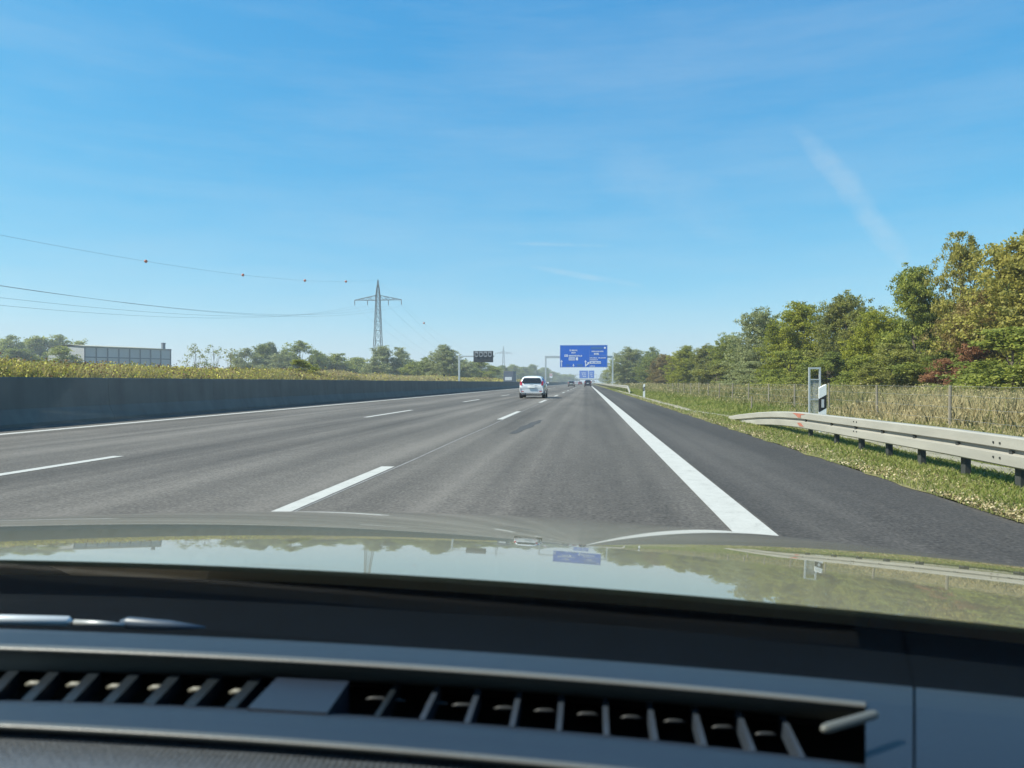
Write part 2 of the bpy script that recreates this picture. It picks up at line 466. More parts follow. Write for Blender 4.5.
GR = leafy('verge_grass', [(.1, (.10, .15, .028)), (.4, (.20, .25, .05)), (.62, (.33, .32, .10)), (.9, (.50, .43, .24))], .35, .6, .5)
DRY = leafy('dry_grass', [(.05, (.10, .135, .035)), (.32, (.20, .215, .07)), (.55, (.34, .29, .14)), (.95, (.52, .43, .24))], .35, .6, .22)
def patchy(x, y, s, ph=0.0):
    return .5 + .25 * np.sin(x * 1.9 * s + ph) * np.cos(y * 1.1 * s + ph * 2) + .25 * np.sin(x * .7 * s + y * .9 * s + ph * 3)

# short verge grass
n = 340000; x, y = scatter_right(XE - .04, 8.2, n, 3.5, 140, 1.75)
pt = patchy(x, y, 1.4)
keep = nrg.random(n) < np.clip((x - XE) * 1.4 + .25, .2, 1) * (.35 + .65 * pt)
keep &= ~((np.abs(x - 5.0) < .19) & (y < 19) & (nrg.random(n) < .93))
keep &= ~((np.abs(x - 3.85) < .2) & (y > 28) & (y < 95) & (nrg.random(n) < .9))
x, y = x[keep], y[keep]; n = len(x); d = np.hypot(x, y)
far = np.clip(d / 40, 0, 1)
h = nrg.uniform(.015, .065, n) * (1 + 2.2 * np.clip((x - 4.9) / .8, 0, 1) * nrg.random(n)) * (1 + .5 * far)
V, F, T = blades(np.stack([x, y, np.full(n, .01)], 1), h, nrg.uniform(.0035, .008, n) * (1 + d / 14), nrg.uniform(.2, 1.0, n), np.clip(nrg.normal(.42, .2, n) + .3 * (pt[keep] - .5) + .22 * (x > 5.3) * (y < 24), 0, 1))
tag(raw_mesh('verge_grass', V, F, T, GR), 'short green and yellowing grass on the right verge beside the hard shoulder', 'grass', kind='stuff')
# fallen leaves and litter along the shoulder edge
LIT = leafy('leaf_litter', [(.1, (.16, .12, .05)), (.5, (.34, .27, .14)), (.9, (.52, .45, .30))], .1, .8, 1.5)
n = 24000; x, y = scatter_right(XE, 4.7, n, 3.5, 60, 1.8)
x = XE - .03 + np.abs(nrg.normal(.2, .42, n)); k_ = nrg.random(n) < np.clip(patchy(x, y, 2.3, .6) * 1.7 - .35, .05, 1); x, y = x[k_], y[k_]; n = len(x); d = np.hypot(x, y)
V, F, T = cards(np.stack([x, y, nrg.uniform(.02, .05, n)], 1), nrg.uniform(.010, .030, n) * (1 + d / 40), nrg.random(n), .2, 1.6, .7)
tag(raw_mesh('leaf_litter', V, F, T, LIT), 'pale dry leaf litter strewn along the shoulder edge below the guard rail', 'leaf litter', kind='stuff')
# tall dry meadow between the fence and the wood
n = 330000; x, y = scatter_right(6.4, 27, n, 5, 330, 1.55)
pt = patchy(x, y, .45, 1.0); keep = nrg.random(n) < (.35 + .65 * pt) * np.clip((x - 6.2) / 2.2, .1, 1)
x, y, pt = x[keep], y[keep], pt[keep]; n = len(x); d = np.hypot(x, y)
h = nrg.uniform(.35, .95, n) * (.65 + .55 * pt) * np.clip((x - 5.6) / 4.5, .35, 1)
V, F, T = blades(np.stack([x, y, np.zeros(n)], 1), h, nrg.uniform(.008, .018, n) * (1 + d / 26), nrg.uniform(.1, .55, n), np.clip(nrg.normal(.42, .22, n) + .6 * (pt - .5) + np.clip((32 - y) / 45, -.14, .36), 0, 1))
n2 = n // 3; i = nrg.choice(n, n2, False)
V2, F2, T2 = cards(np.stack([x[i] + nrg.normal(0, .05, n2), y[i] + nrg.normal(0, .05, n2), h[i] * nrg.uniform(.8, 1.05, n2)], 1), nrg.uniform(.03, .075, n2) * (1 + d[i] / 45), np.clip(nrg.normal(.75, .15, n2), 0, 1), .0, 0, .35)
o1 = raw_mesh('meadow_grass', V, F, T, DRY)
tag(o1, 'tall dry straw coloured grass between the wire fence and the wood', 'grass', kind='stuff')
o2 = raw_mesh('meadow_weeds', V2, F2, T2, DRY); tag(o2, 'seed heads of the tall dry grass behind the wire fence', 'grass', kind='stuff')

# left bank: yellow flowering weeds, then dry grass, then yellow again
YEL = leafy('bank_weeds', [(.05, (.16, .18, .05)), (.3, (.34, .32, .11)), (.5, (.46, .40, .17)), (.7, (.45, .39, .22)), (1.0, (.42, .33, .17))], .35, .6, .25)
FLO = leafy('yellow_flowers', [(.0, (.14, .08, .05)), (.22, (.20, .11, .06)), (.35, (.36, .32, .07)), (.6, (.60, .54, .08)), (1.0, (.78, .72, .16))], .3, .6, .2)
n = 190000
q = nrg.random(n); p_ = 1.45; y = ((16.0) ** (1 - p_) + q * (520.0 ** (1 - p_) - 16.0 ** (1 - p_))) ** (1 / (1 - p_))
x = -nrg.uniform(28.6, 44, n) ; x = np.where(nrg.random(n) < .5, -nrg.uniform(28.6, 33, n), x)
zb = np.interp(-x, [27.6, 29.2, 31, 44], [0, 1.1, 1.55, 1.65]) + .12 * np.sin(y * .09) + .07 * np.sin(y * .23) - .04
pt = patchy(x, y, .35, 2.0); d = np.hypot(x, y); big = np.clip(.5 + .5 * np.sin(y * .21 + x * .13) * np.cos(y * .083 + 1.3), 0, 1)
tan_zone = 1 / (1 + np.exp(-(y - 84) / 5)) * (1 - 1 / (1 + np.exp(-(y - 168) / 8)))
h = nrg.uniform(.4, 1.0, n) * (.7 + .5 * pt)
V, F, T = blades(np.stack([x, y, zb], 1), h, nrg.uniform(.02, .045, n) * (1 + d / 70), nrg.uniform(.1, .5, n), np.clip(nrg.normal(.36, .17, n) + .35 * tan_zone + .1 * (pt - .5), 0, 1))
tag(raw_mesh('bank_weeds', V, F, T, YEL), 'tangled green and straw coloured weeds on the bank behind the concrete barrier', 'weeds', kind='stuff')
n2 = 180000; i = nrg.choice(n, n2, True)
fl = (nrg.random(n2) > tan_zone[i] * .75) & (nrg.random(n2) < .2 + .45 * pt[i] * big[i] + .35 * big[i])
i = i[fl]; n2 = len(i); brown = (nrg.random(n2) < .18 + .5 * (1 - big[i]))
C = np.stack([x[i] + nrg.normal(0, .22, n2), y[i] + nrg.normal(0, .22, n2), zb[i] + h[i] * nrg.uniform(.45, 1.02, n2) + brown * nrg.uniform(0, .3, n2)], 1)
tn = np.where(brown, nrg.uniform(0, .3, n2), nrg.uniform(.4, 1, n2))
V, F, T = cards(C, nrg.uniform(.045, .11, n2) * (1 + d[i] / 80), tn, .2, .5, .8)
tag(raw_mesh('yellow_flowers', V, F, T, FLO), 'yellow flower heads and brown seed stalks on the bank behind the concrete barrier', 'flowers', kind='stuff')

# ------------------------------------------------------------------ trees
def crown_proto(name, seed, nleaf, leaf, cb, lobes, spread=1.0, gap=0.0, shape=1.0):
    """unit tree: height 1, crown radius about .5"""
    r = np.random.default_rng(seed); L = []
    for k in range(lobes):
        z = r.uniform(0, 1) ** .85; env = (math.sin(math.pi * min(1, (z * .86 + .14))) ** .65) * (1 - .25 * z) * shape
        a = r.uniform(0, 2 * math.pi); rr = env * .43 * math.sqrt(r.uniform(.10, 1.25)) * (.82 + .3 * math.sin(a * 2 + seed) * math.sin(z * 7 + seed))
        zz = cb + (1 - cb) * (.06 + z * .84)
        L.append((rr * math.cos(a) * spread, rr * math.sin(a) * spread, zz, r.uniform(.06, .175) * (1 - .3 * z)))
    L.append((r.normal(0, .04), r.normal(0, .04), .93, .08))
    L = np.array(L); wts = L[:, 3] ** 2; wts /= wts.sum()
    nsub = max(24, nleaf // 42)                 # twigs on the limbs, each a clump of leaves
    li = r.choice(len(L), nsub, p=wts)
    d = r.normal(size=(nsub, 3)); d /= np.linalg.norm(d, axis=1)[:, None]
    rad = L[li, 3] * (r.random(nsub) ** .4) * (1 + .30 * np.abs(r.normal(size=nsub)))
    SC = L[li, :3] + d * rad[:, None] * np.array([1.2, 1.2, .9])
    si = r.integers(0, nsub, nleaf); idx = li[si]; d = d[si]
    C = SC[si] + r.normal(size=(nleaf, 3)) * np.array([1, 1, .62]) * (leaf * .95)
    C[:, 2] = np.clip(C[:, 2], cb * .6 + .01, 1.02)
    st_ = r.normal(0, .10, nsub)
    lt = r.uniform(-.18, .18, len(L))
    tone = np.clip(r.normal(.45, .13, nleaf) + lt[idx] + st_[si], 0, 1)
    size = r.uniform(.6, 1.25, nleaf) * leaf
    # orientation: partly outwards and up, partly random
    nr = r.normal(size=(nleaf, 3)) * .85 + d * .55 + np.array([0, 0, .3]); nr /= np.linalg.norm(nr, axis=1)[:, None]
    t = r.normal(size=(nleaf, 3)); t -= (t * nr).sum(1)[:, None] * nr; t /= np.linalg.norm(t, axis=1)[:, None]
    bt = np.cross(nr, t); s = (size / 2)[:, None]
    V = np.stack([C - t * s, C + bt * s * .62, C + t * s, C - bt * s * .62], 1).reshape(-1, 3)
    V = V * np.array([1, 1, 1.0])
    F = np.arange(nleaf)[:, None] * 4 + np.array([[0, 1, 2, 3]])
    o = raw_mesh('crown', V, F, np.repeat(tone, 4), LEAF['green'])
    return o, L
def trunk_proto(L, seed, cb, rad=.022):
    r = random.Random(seed); b = MB()
    pts = [(0, 0, -.02), (r.uniform(-.01, .01), r.uniform(-.01, .01), .25), (r.uniform(-.03, .03), r.uniform(-.03, .03), .55), (r.uniform(-.03, .03), r.uniform(-.03, .03), .88)]
    b.tube(pts, [rad, rad * .8, rad * .5, rad * .15], 7)
    for k in r.sample(range(len(L)), min(len(L), 16)):
        x, y, z, _ = L[k]; z0 = max(.06, z * r.uniform(.35, .7)); q = min(1, z0 / .88)
        p0 = (0, 0, z0); pm = (x * .5, y * .5, z0 + (z - z0) * .4)
        b.tube([p0, pm, (x, y, z)], [rad * .5 * (1 - .6 * q), rad * .3 * (1 - .5 * q), rad * .08], 5)
    return b.build('trunk', BARK)
PROTO = {}
def proto(key, seed, nleaf, leaf, cb, lobes, spread=1, shape=1, rad=.022):
    c, L = crown_proto(key, seed, nleaf, leaf, cb, lobes, spread, 0, shape); t = trunk_proto(L, seed, cb, rad)
    PROTO[key] = (c.data, t.data); bpy.data.objects.remove(c); bpy.data.objects.remove(t)
for k in range(5): proto('near%d' % k, 20 + k, 42000, .021, .05 + .04 * (k % 2), 70 + 8 * k, 1.0, 1.0)
proto('airy', 31, 17000, .020, .25, 40, 1.05)
proto('slim', 32, 38000, .020, .04, 40, .8, .9)
for k in range(4): proto('far%d' % k, 40 + k, 12000, .036, .06, 42 + 5 * k, 1.0, 1.05)
proto('round', 50, 13000, .037, .12, 34, 1.1, 1.15)
proto('sapling', 51, 520, .045, .35, 22, 1.1, 1.0, .014)
for k in range(3): proto('bush%d' % k, 60 + k, 18000, .034, .0, 22, 1.15, 1.2, .016)

def plant(name, cat, key, leaf, x, y, z, width, height, label, group, rz=None):
    t = thing(name, label, cat, (x, y, z), rnd.uniform(0, 6.28) if rz is None else rz, group)
    t.scale = (width, width, height)
    cm_, tm = PROTO[key]
    c = bpy.data.objects.new('crown', cm_); COL.objects.link(c); c.parent = t
    c.material_slots[0].link = 'OBJECT'; c.material_slots[0].material = LEAF[leaf]
    k = bpy.data.objects.new('trunk', tm); COL.objects.link(k); k.parent = t
    return t
def tree_px(px, top, wpx, t, key, leaf, label, group, name='tree', cat='tree', zb=-.03):
    x, y = at_t(px, t); h = zof(top, t) - zb
    return plant(name, cat, key, leaf, x, y, zb, wpx * t / FPX * 1.45, h, label, group)

# right-hand wood, nearest first
GRW = 'trees of the wood on the right'
R = [
    (1032, 228, 122, 41, 'near0', 'gold', 'tall yellowing tree at the near end of the wood, its crown the highest'),
    (962, 236, 62, 47, 'airy', 'gold', 'thin pale yellow tree with sky showing through, beside the tallest tree'),
    (985, 288, 74, 43, 'near3', 'rust', 'brownish autumn tree standing in front of the thin pale yellow tree'),
    (915, 266, 66, 50, 'slim', 'green', 'pointed bright green tree left of the thin pale yellow tree'),
    (878, 306, 54, 55, 'near2', 'lime', 'yellow green rounded tree directly left of the pointed bright green tree'),
    (846, 292, 58, 66, 'near1', 'olive', 'olive brown tree rising behind the yellow green rounded tree'),
    (800, 296, 62, 72, 'near4', 'lime', 'broad yellow tinged tree behind the silver metal frame'),
    (760, 308, 60, 86, 'near0', 'grey', 'grey green willow like tree, the greyest of the wood'),
    (729, 332, 34, 108, 'near2', 'green', 'fresh green tree left of the grey green willow like tree'),
    (708, 344, 30, 126, 'near1', 'olive', 'olive brown slim tree, second tree left of the grey green willow like one'),
    (686, 345, 34, 146, 'near3', 'lime', 'light yellow green tree above the first straw coloured part of the meadow'),
    (664, 352, 26, 176, 'near4', 'rust', 'tawny brown low tree right of the white and black marker post'),
    (650, 355, 26, 200, 'near2', 'dark', 'dark green small tree just above the far marker post'),
    (628, 347, 40, 225, 'near0', 'grey', 'tall grey green tree next to the right post of the big blue sign'),
]
for px, top, w, t, key, lf, lab in R: tree_px(px, top, w, t, key, lf, lab, GRW)
# second row that closes the wood
for i in range(16):
    px = 1045 - i * 25; t = 50 + i * 9.5 + rnd.uniform(-3, 3)
    q = i / 15.0; top = (246 + 114 * (1 - (1 - q) ** 1.6)) + rnd.uniform(-2, 9)
    tree_px(px, min(top, 356), 60 - 26 * q, t + 3, 'near%d' % (i % 5), rnd.choice(['dark', 'green', 'olive', 'green']), 'green tree inside the wood, half hidden behind the front row of trees', 'trees in the second row of the wood')
# shrubs at the foot of the wood
B = [
    (1012, 330, 96, 34, 'green', 'large bright green shrub at the near foot of the wood by the picture edge'),
    (975, 343, 44, 41, 'red', 'reddish brown shrub glowing between green shrubs at the foot of the wood'),
    (940, 352, 60, 43, 'dark', 'dark green shrub beneath the pointed bright green tree'),
    (893, 345, 58, 48, 'olive', 'olive shrub below the yellow green rounded tree'),
    (862, 356, 46, 52, 'green', 'mid green shrub right of the silver metal frame'),
    (828, 352, 44, 60, 'dark', 'dark shrub directly behind the silver metal frame'),
    (790, 352, 54, 66, 'green', 'green shrub at the foot of the broad yellow tinged tree'),
    (752, 362, 44, 80, 'grey', 'grey green shrub at the foot of the willow like tree'),
    (718, 364, 36, 100, 'olive', 'olive shrub below the fresh green tree left of the willow like one'),
]
for i, (px, top, w, t, lf, lab) in enumerate(B):
    tree_px(px, top, w, t, 'bush%d' % (i % 3), lf, lab, 'shrubs along the foot of the wood', 'shrub', 'shrub')
# far right row running to the vanishing point
for i in range(12):
    t = 270 + i * 62; X = 24 - i * .35 + rnd.uniform(-2, 5)
    h = rnd.uniform(12.5, 16)
    plant('tree', 'tree', 'far%d' % (i % 4), rnd.choice(['green', 'grey', 'dark', 'olive']), X, t, -.03, rnd.uniform(10, 13), h,
          'distant hazy tree in the row running to the vanishing point right of the road', 'distant trees on the right')

# left trees
GL = 'trees behind the bank on the left'
Lf = [
    (8, 335, 40, 330, 'far0', 'green', 'green tree at the left picture edge, left of the grey hall'),
    (34, 337, 36, 345, 'far1', 'green', 'dark green tree, second from the left picture edge'),
    (58, 336, 34, 350, 'round', 'green', 'rounded green tree behind the left corner of the grey hall'),
    (78, 338, 30, 355, 'far2', 'green', 'green tree rising over the left end of the hall roof'),
    (18, 350, 44, 265, 'bush0', 'dark', 'low dark green tree in front of the first trees at the left picture edge'),
    (62, 347, 40, 235, 'bush1', 'green', 'low dark tree standing before the left corner of the grey hall'),
    (196, 343, 22, 240, 'sapling', 'olive', 'thin leafless looking sapling right of the grey hall'),
    (214, 344, 26, 250, 'sapling', 'grey', 'middle one of the three thin saplings right of the hall'),
    (231, 348, 22, 245, 'sapling', 'olive', 'thin sapling next to the first dense tree clump'),
    (246, 349, 30, 262, 'round', 'grey', 'pale green rounded tree at the left end of the dense clump'),
    (262, 344, 24, 270, 'far1', 'dark', 'dark tree behind the pale green rounded tree in the clump'),
    (271, 340, 15, 276, 'far3', 'grey', 'slender tree poking up highest from the dense clump'),
    (283, 351, 30, 258, 'far0', 'grey', 'broad grey green tree in the middle of the dense clump'),
    (300, 342, 34, 268, 'round', 'green', 'big round topped tree at the right of the dense clump'),
    (318, 350, 20, 262, 'far2', 'dark', 'small dark tree leaning out at the right end of the dense clump'),
    (337, 354, 34, 275, 'round', 'green', 'low rounded green tree left of the near pylon'),
    (356, 356, 30, 290, 'far3', 'green', 'dark low tree between the rounded green tree and the pylon'),
    (382, 346, 30, 255, 'far1', 'grey', 'tall leafy tree hiding the foot of the near pylon'),
    (400, 348, 24, 262, 'round', 'grey', 'round tree just right of the foot of the near pylon'),
    (416, 362, 26, 240, 'bush2', 'green', 'low green bushy tree right of the near pylon trees'),
    (444, 344, 32, 228, 'near3', 'grey', 'tall grey green tree left of the dark signal gantry'),
    (427, 357, 26, 236, 'far0', 'dark', 'darker tree beside the tall one left of the signal gantry'),
    (462, 358, 24, 260, 'far2', 'grey', 'tree right behind the post of the signal gantry'),
    (480, 361, 26, 280, 'round', 'green', 'round dark tree under the signal gantry panel'),
]
for px, top, w, t, key, lf, lab in Lf: tree_px(px, top, w, t, key, lf, lab, GL)
for i in range(18):
    px = 488 + i * 5.0 + rnd.uniform(-2, 2); t = 430 + i * 34; top = 365.5 + max(0, (i - 9)) * 1.25 + rnd.uniform(-1.6, 1.6)
    tree_px(px, top, 17 - i * .3, t, 'far%d' % (i % 4), rnd.choice(['green', 'grey', 'dark']), 'distant hazy tree between the signal gantry and the big blue sign', 'distant trees on the left')
for i in range(10):
    px = 325 + i * 17; t = 420 + rnd.uniform(-20, 30)
    tree_px(px, 362 + rnd.uniform(-3, 2), 26, t, 'far%d' % (i % 4), rnd.choice(['green', 'grey', 'dark']), 'hazy tree low on the horizon behind the pylon', 'low trees behind the pylon')
# yellow green bush on the bank
tree_px(299, 360, 25, 84, 'bush0', 'lime', 'yellow green bush standing alone on the bank behind the barrier', None, 'shrub', 'shrub', 1.2)

# ------------------------------------------------------------------ pylons and cables
def pylon(px, t, label, grp):
    x, y = at_t(px, t)
    T = thing('pylon', label, 'pylon', (x, y, -.03), 0, grp)
    b = MB()
    Hs = [0, 7, 13.5, 19, 23.5, 27.5, 31, 34, 36.6, 38.8]
    def hw(z): return 2.2 - 1.42 * z / 38.8 if z <= 38.8 else .78 * (1 - (z - 38.8) / 6.6) + .06
    def ring(z): w = hw(z); return [(-w, -w, z), (w, -w, z), (w, w, z), (-w, w, z)]
    top = Hs + [41, 43.2, 45.4]
    for z0, z1 in zip(top[:-1], top[1:]):
        a, c = ring(z0), ring(z1)
        for k in range(4):
            b.bar(a[k], c[k], .115); k2 = (k + 1) % 4
            b.bar(a[k], c[k2], .075); b.bar(a[k2], c[k], .075); b.bar(c[k], c[k2], .075)
    b.build('tower', M_PYLON, T)
    for s in (-1, 1):
        a = MB(); n = 6
        for sy in (-1, 1):
            lo = [(s * (.9 + (10.4 - .9) * i / n), sy * .9 * (1 - i / n), 36.6) for i in range(n + 1)]
            up = [(s * (.9 + (10.4 - .9) * i / n), sy * .9 * (1 - i / n), 36.6 + 1.9 * (1 - i / n) + .12) for i in range(n + 1)]
            for i in range(n):
                a.bar(lo[i], lo[i + 1], .10); a.bar(up[i], up[i + 1], .09)
                a.bar(lo[i], up[i + 1] if i % 2 else up[i], .05); a.bar(up[i], lo[i + 1], .05)
        a.build('cross_arm', M_PYLON, T)
        for xx in (10.3, 4.6):
            q = MB(); q.tube([(s * xx, 0, 36.55 - .3 * k) for k in range(8)], [.09, .2, .1, .2, .1, .2, .1, .2], 6)
            q.build('insulator', M_INSUL, T)
    return x, y
P1 = pylon(378, 317, 'large lattice pylon with one wide cross arm, the nearer of the two', 'lattice pylons')
P2 = pylon(503.5, 895, 'small looking far pylon behind the dark signal gantry', 'lattice pylons')
def para(z1, y1, z2, y2, z3, y3):
    return np.polyfit([y1, y2, y3], [z1, z2, z3], 2)
y_near = -143.0
cond = [(-10.3, 0.0, 'outer left'), (-4.6, .5, 'inner left'), (4.6, .9, 'inner right'), (10.3, 0.3, 'outer right')]
labs = ['power cable hanging from the left tip of the near pylon arm', 'power cable hanging from the inner left insulator of the near pylon', 'power cable hanging from the inner right insulator of the near pylon', 'power cable hanging from the right tip of the near pylon arm']
for (dx, dz, _), lab in zip(cond, labs):
    c = para(34.1, P1[1], 17.2 + dz, 174, 13.6 + dz * 1.3, 100); pts = []
    for yy in np.linspace(P1[1], -70, 60):
        f = (P1[1] - yy) / (P1[1] + 143); pts.append((P1[0] + dx + f * 6.0, yy, float(np.polyval(c, yy))))
    far = []
    for k in range(1, 41):
        q = k / 40; yy = P1[1] + (P2[1] - P1[1]) * q
        far.append((P1[0] + dx + (P2[0] - P1[0]) * q, yy, 34.1 - 4 * 21 * q * (1 - q)))
    b = MB(); b.tube(pts[::-1] + far, .022, 5)
    tag(b.build('power_cable', M_CABLE, smooth=True), lab, 'cable', 'power cables between the pylons')
ce = para(45.3, P1[1], 28.7, 181, 23.0, 100)
pts = []
for yy in np.linspace(-70, P1[1], 60):
    f = (P1[1] - yy) / (P1[1] + 143); pts.append((P1[0] + f * 6.0, yy, float(np.polyval(ce, yy))))
far = [(P1[0] + (P2[0] - P1[0]) * q, P1[1] + (P2[1] - P1[1]) * q, 45.3 - 4 * 19 * q * (1 - q)) for q in np.linspace(.025, 1, 40)]
b = MB(); b.tube(pts + far, .020, 5)
tag(b.build('earth_wire', M_CABLE, smooth=True), 'topmost thin wire strung over the pylon tops, carrying red marker balls', 'cable', 'power cables between the pylons')
def ball(x, y, z, lab, r):
    b = MB(); rows = []
    for i in range(9):
        th = math.pi * i / 8; rows.append([(x + r * math.sin(th) * math.cos(p), y + r * math.sin(th) * math.sin(p), z + r * math.cos(th)) for p in np.linspace(0, 2 * math.pi, 13)[:-1]])
    b.grid(rows, True); o = b.build('marker_ball', M_BALLR, smooth=True, org=(x, y, z)); o.location = (x, y, z)
    tag(o, lab, 'marker ball', 'marker balls on the topmost wire')
for px, lab in ((146, 'red marker ball on the topmost wire, farthest left in the sky'), (243, 'red marker ball on the topmost wire above the thin saplings'), (305, 'dark red marker ball above the yellow green bush'), (346, 'red marker ball closest to the near pylon on its left')):
    lo, hi = 60.0, P1[1]
    for _ in range(50):
        yy = (lo + hi) / 2; f = (P1[1] - yy) / (P1[1] + 143); X = P1[0] + f * 6
        if X / yy < kx(px) / ky(px): lo = yy
        else: hi = yy
    ball(X, yy, float(np.polyval(ce, yy)), lab, .34 * (yy / 150) ** .5)
q = .17; ball(P1[0] + (P2[0] - P1[0]) * q, P1[1] + (P2[1] - P1[1]) * q, 45.3 - 4 * 19 * q * (1 - q), 'small dark marker ball on the wire right of the near pylon', .55)

# ------------------------------------------------------------------ big hall on the left
def hall():
    A = at_t(84, 262); Bp = at_t(171, 288)
    dx, dy = Bp[0] - A[0], Bp[1] - A[1]; Lh = math.hypot(dx, dy); rz = math.atan2(dy, dx)
    T = thing('hall', 'long grey blue industrial hall with a gridded facade and pale roof', 'building', (A[0], A[1], -.03), rz)
    Hh = zof(346.6, 268); D = 29
    b = MB(); b.box((Lh / 2, D / 2 + .2, Hh / 2), (Lh - .1, D, Hh)); b.build('wall', M_HALLS, T)
    f = MB(); f.box((Lh / 2, .06, Hh / 2 - .3), (Lh, .2, Hh - .4)); f.build('facade', M_HALLP, T)
    s = MB(); n = 8
    for i in range(n + 1): s.box((.2 + (Lh - .4) * i / n, -.12, Hh / 2 - .3), (.42, .16, Hh - .6))
    for z in (Hh * .72, Hh * .42, Hh * .12): s.box((Lh / 2, -.11, z), (Lh - .5, .13, .34))
    s.box((Lh / 2, -.13, Hh - .25), (Lh + .2, .2, .5))
    s.build('facade_grid', M_HALLD, T)
    r = MB(); r.grid([[(-.6, -.5, Hh), (Lh * .93, -.5, Hh)], [(-.6, D * .5, Hh + 1.0), (Lh * .80, D * .5, Hh + 1.0)], [(-.6, D + .5, Hh), (Lh * .93, D + .5, Hh)]])
    r.grid([[(-.6, -.5, Hh + .012), (-.6, -.5, Hh - .35)], [(Lh * .93, -.5, Hh + .012), (Lh * .93, -.5, Hh - .35)]])
    r.build('roof', M_HALLR, T)
    c = MB(); c.box((Lh * .955, 3, Hh + 1.0), (1.1, 1.1, 2.4)); c.box((Lh * .955, 3, Hh + 2.3), (1.3, 1.3, .4)); c.build('chimney', M_HALLD, T)
    return T
hall()

# ------------------------------------------------------------------ sign gantries
def text_row(b, x0, x1, zc, h, y, seed, weight=.55):
    """rows of unreadably small letter strokes"""
    r = random.Random(seed); x = x0; st = h * .22
    while x < x1 - h * .4:
        w = h * r.uniform(.42, .68); kind = r.randint(0, 3)
        b.box((x + st / 2, y, zc), (st, .02, h))
        if kind != 1: b.box((x + w - st / 2, y, zc - (0 if kind else h * .12)), (st, .02, h * (1 if kind else .75)))
        if kind in (0, 2): b.box((x + w / 2, y, zc + h * .5 - st / 2), (w - 2 * st, .02, st))
        if kind in (0, 3): b.box((x + w / 2, y, zc), (w - 2 * st, .02, st))
        if kind in (1, 2): b.box((x + w / 2 + st / 2, y, zc - h * .5 + st / 2), (w - st, .02, st))
        x += w + h * .22
def gantry():
    t = 202.0
    xl, yl = at_t(560, t); xr = at_t(607.3, t)[0]; yb = yl
    x0, x1 = xl, xr; ztop, zbot = zof(345.2, t), zof(367.4, t)
    pl = at_t(545.5, t)[0]; pr = at_t(612.5, t)[0]
    T = thing('sign_gantry', 'large blue motorway direction sign on the nearer gantry over the lanes', 'road sign', (pl, yb, 0), 0, 'overhead sign gantries')
    o = (pl, yb, 0); zb = zof(357, t)
    for xx in (pl, pr):
        b = MB(); b.box((xx, yb + .5, zb / 2), (.42, .42, zb)); soft_edges(b.build('post', M_ALU, T, org=o), .03)
    b = MB(); b.box(((pl + pr) / 2, yb + .5, zb), (pr - pl + .42, .40, .62)); b.build('beam', M_ALU, T, org=o)
    b = MB(); b.box(((x0 + x1) / 2, yb, (ztop + zbot) / 2), (x1 - x0, .12, ztop - zbot)); pn = b.build('sign_panel', M_BLUE, T, org=o)
    yf = yb - .075
    def mx(zx): return x0 + (zx - 72) / 873 * (x1 - x0)
    def mz(zy): return ztop - (zy - 60) / 390 * (ztop - zbot)
    def rect(b, a0, b0, a1, b1, y=yf): b.box(((mx(a0) + mx(a1)) / 2, y, (mz(b0) + mz(b1)) / 2), (mx(a1) - mx(a0), .02, mz(b0) - mz(b1)))
    b = MB()
    rect(b, 78, 64, 939, 69); rect(b, 78, 441, 939, 446); rect(b, 78, 70, 83, 440); rect(b, 934, 70, 939, 440)
    rect(b, 612, 150, 615, 440); rect(b, 612, 236, 934, 240)
    b.build('border', simple('sign_line', (.22, .36, .62), .5), T, org=o)
    for (a0, b0, a1, b1) in ((250, 138, 408, 165), (285, 182, 358, 206), (236, 234, 492, 262), (655, 160, 882, 182), (700, 197, 806, 230), (622, 275, 765, 294), (778, 275, 918, 294), (622, 310, 766, 328), (622, 418, 722, 438)):
        b = MB(); text_row(b, mx(a0), mx(a1), (mz(b0) + mz(b1)) / 2, mz(b0) - mz(b1), yf, a0 + b0)
        b.build('lettering', M_SIGNW, T, org=o)
    for q, tx in (((235, 276, 350, 326), (243, 346, 301, .36, 4)), ((365, 276, 405, 326), None), ((155, 226, 220, 264), (166, 214, 245, .3, 9)), ((620, 344, 826, 386), (640, 815, 365, .34, 5))):
        b = MB(); rect(b, *q); fo = b.build('white_field', M_SIGNW, T, org=o)
        if tx: b = MB(); text_row(b, mx(tx[0]), mx(tx[1]), mz(tx[2]), tx[3], yf - .014, tx[4]); b.build('field_lettering', M_BLUE, fo, org=o)
    for q in ((640, 92, 862, 134), (385, 392, 490, 430), (185, 396, 250, 424)): b = MB(); rect(b, *q); b.build('covering_plate', M_TEAL, T, org=o)
    b = MB()                                   # straight arrow
    rect(b, 96, 345, 108, 436); b.slab([(mx(80), yf + .01, mz(352)), (mx(124), yf + .01, mz(352)), (mx(102), yf + .01, mz(318))], (0, -.02, 0)); b.build('arrow', M_SIGNW, T, org=o)
    b = MB()                                   # forked arrow
    rect(b, 536, 350, 550, 436); b.slab([(mx(522), yf + .01, mz(356)), (mx(565), yf + .01, mz(356)), (mx(543), yf + .01, mz(322))], (0, -.02, 0))
    b.slab([(mx(551), yf + .01, mz(432)), (mx(551), yf + .01, mz(410)), (mx(585), yf + .01, mz(372)), (mx(600), yf + .01, mz(388))], (0, -.02, 0))
    b.slab([(mx(572), yf + .01, mz(362)), (mx(612), yf + .01, mz(356)), (mx(608), yf + .01, mz(400))], (0, -.02, 0)); b.build('arrow', M_SIGNW, T, org=o)
    b = MB()                                   # aeroplane symbol
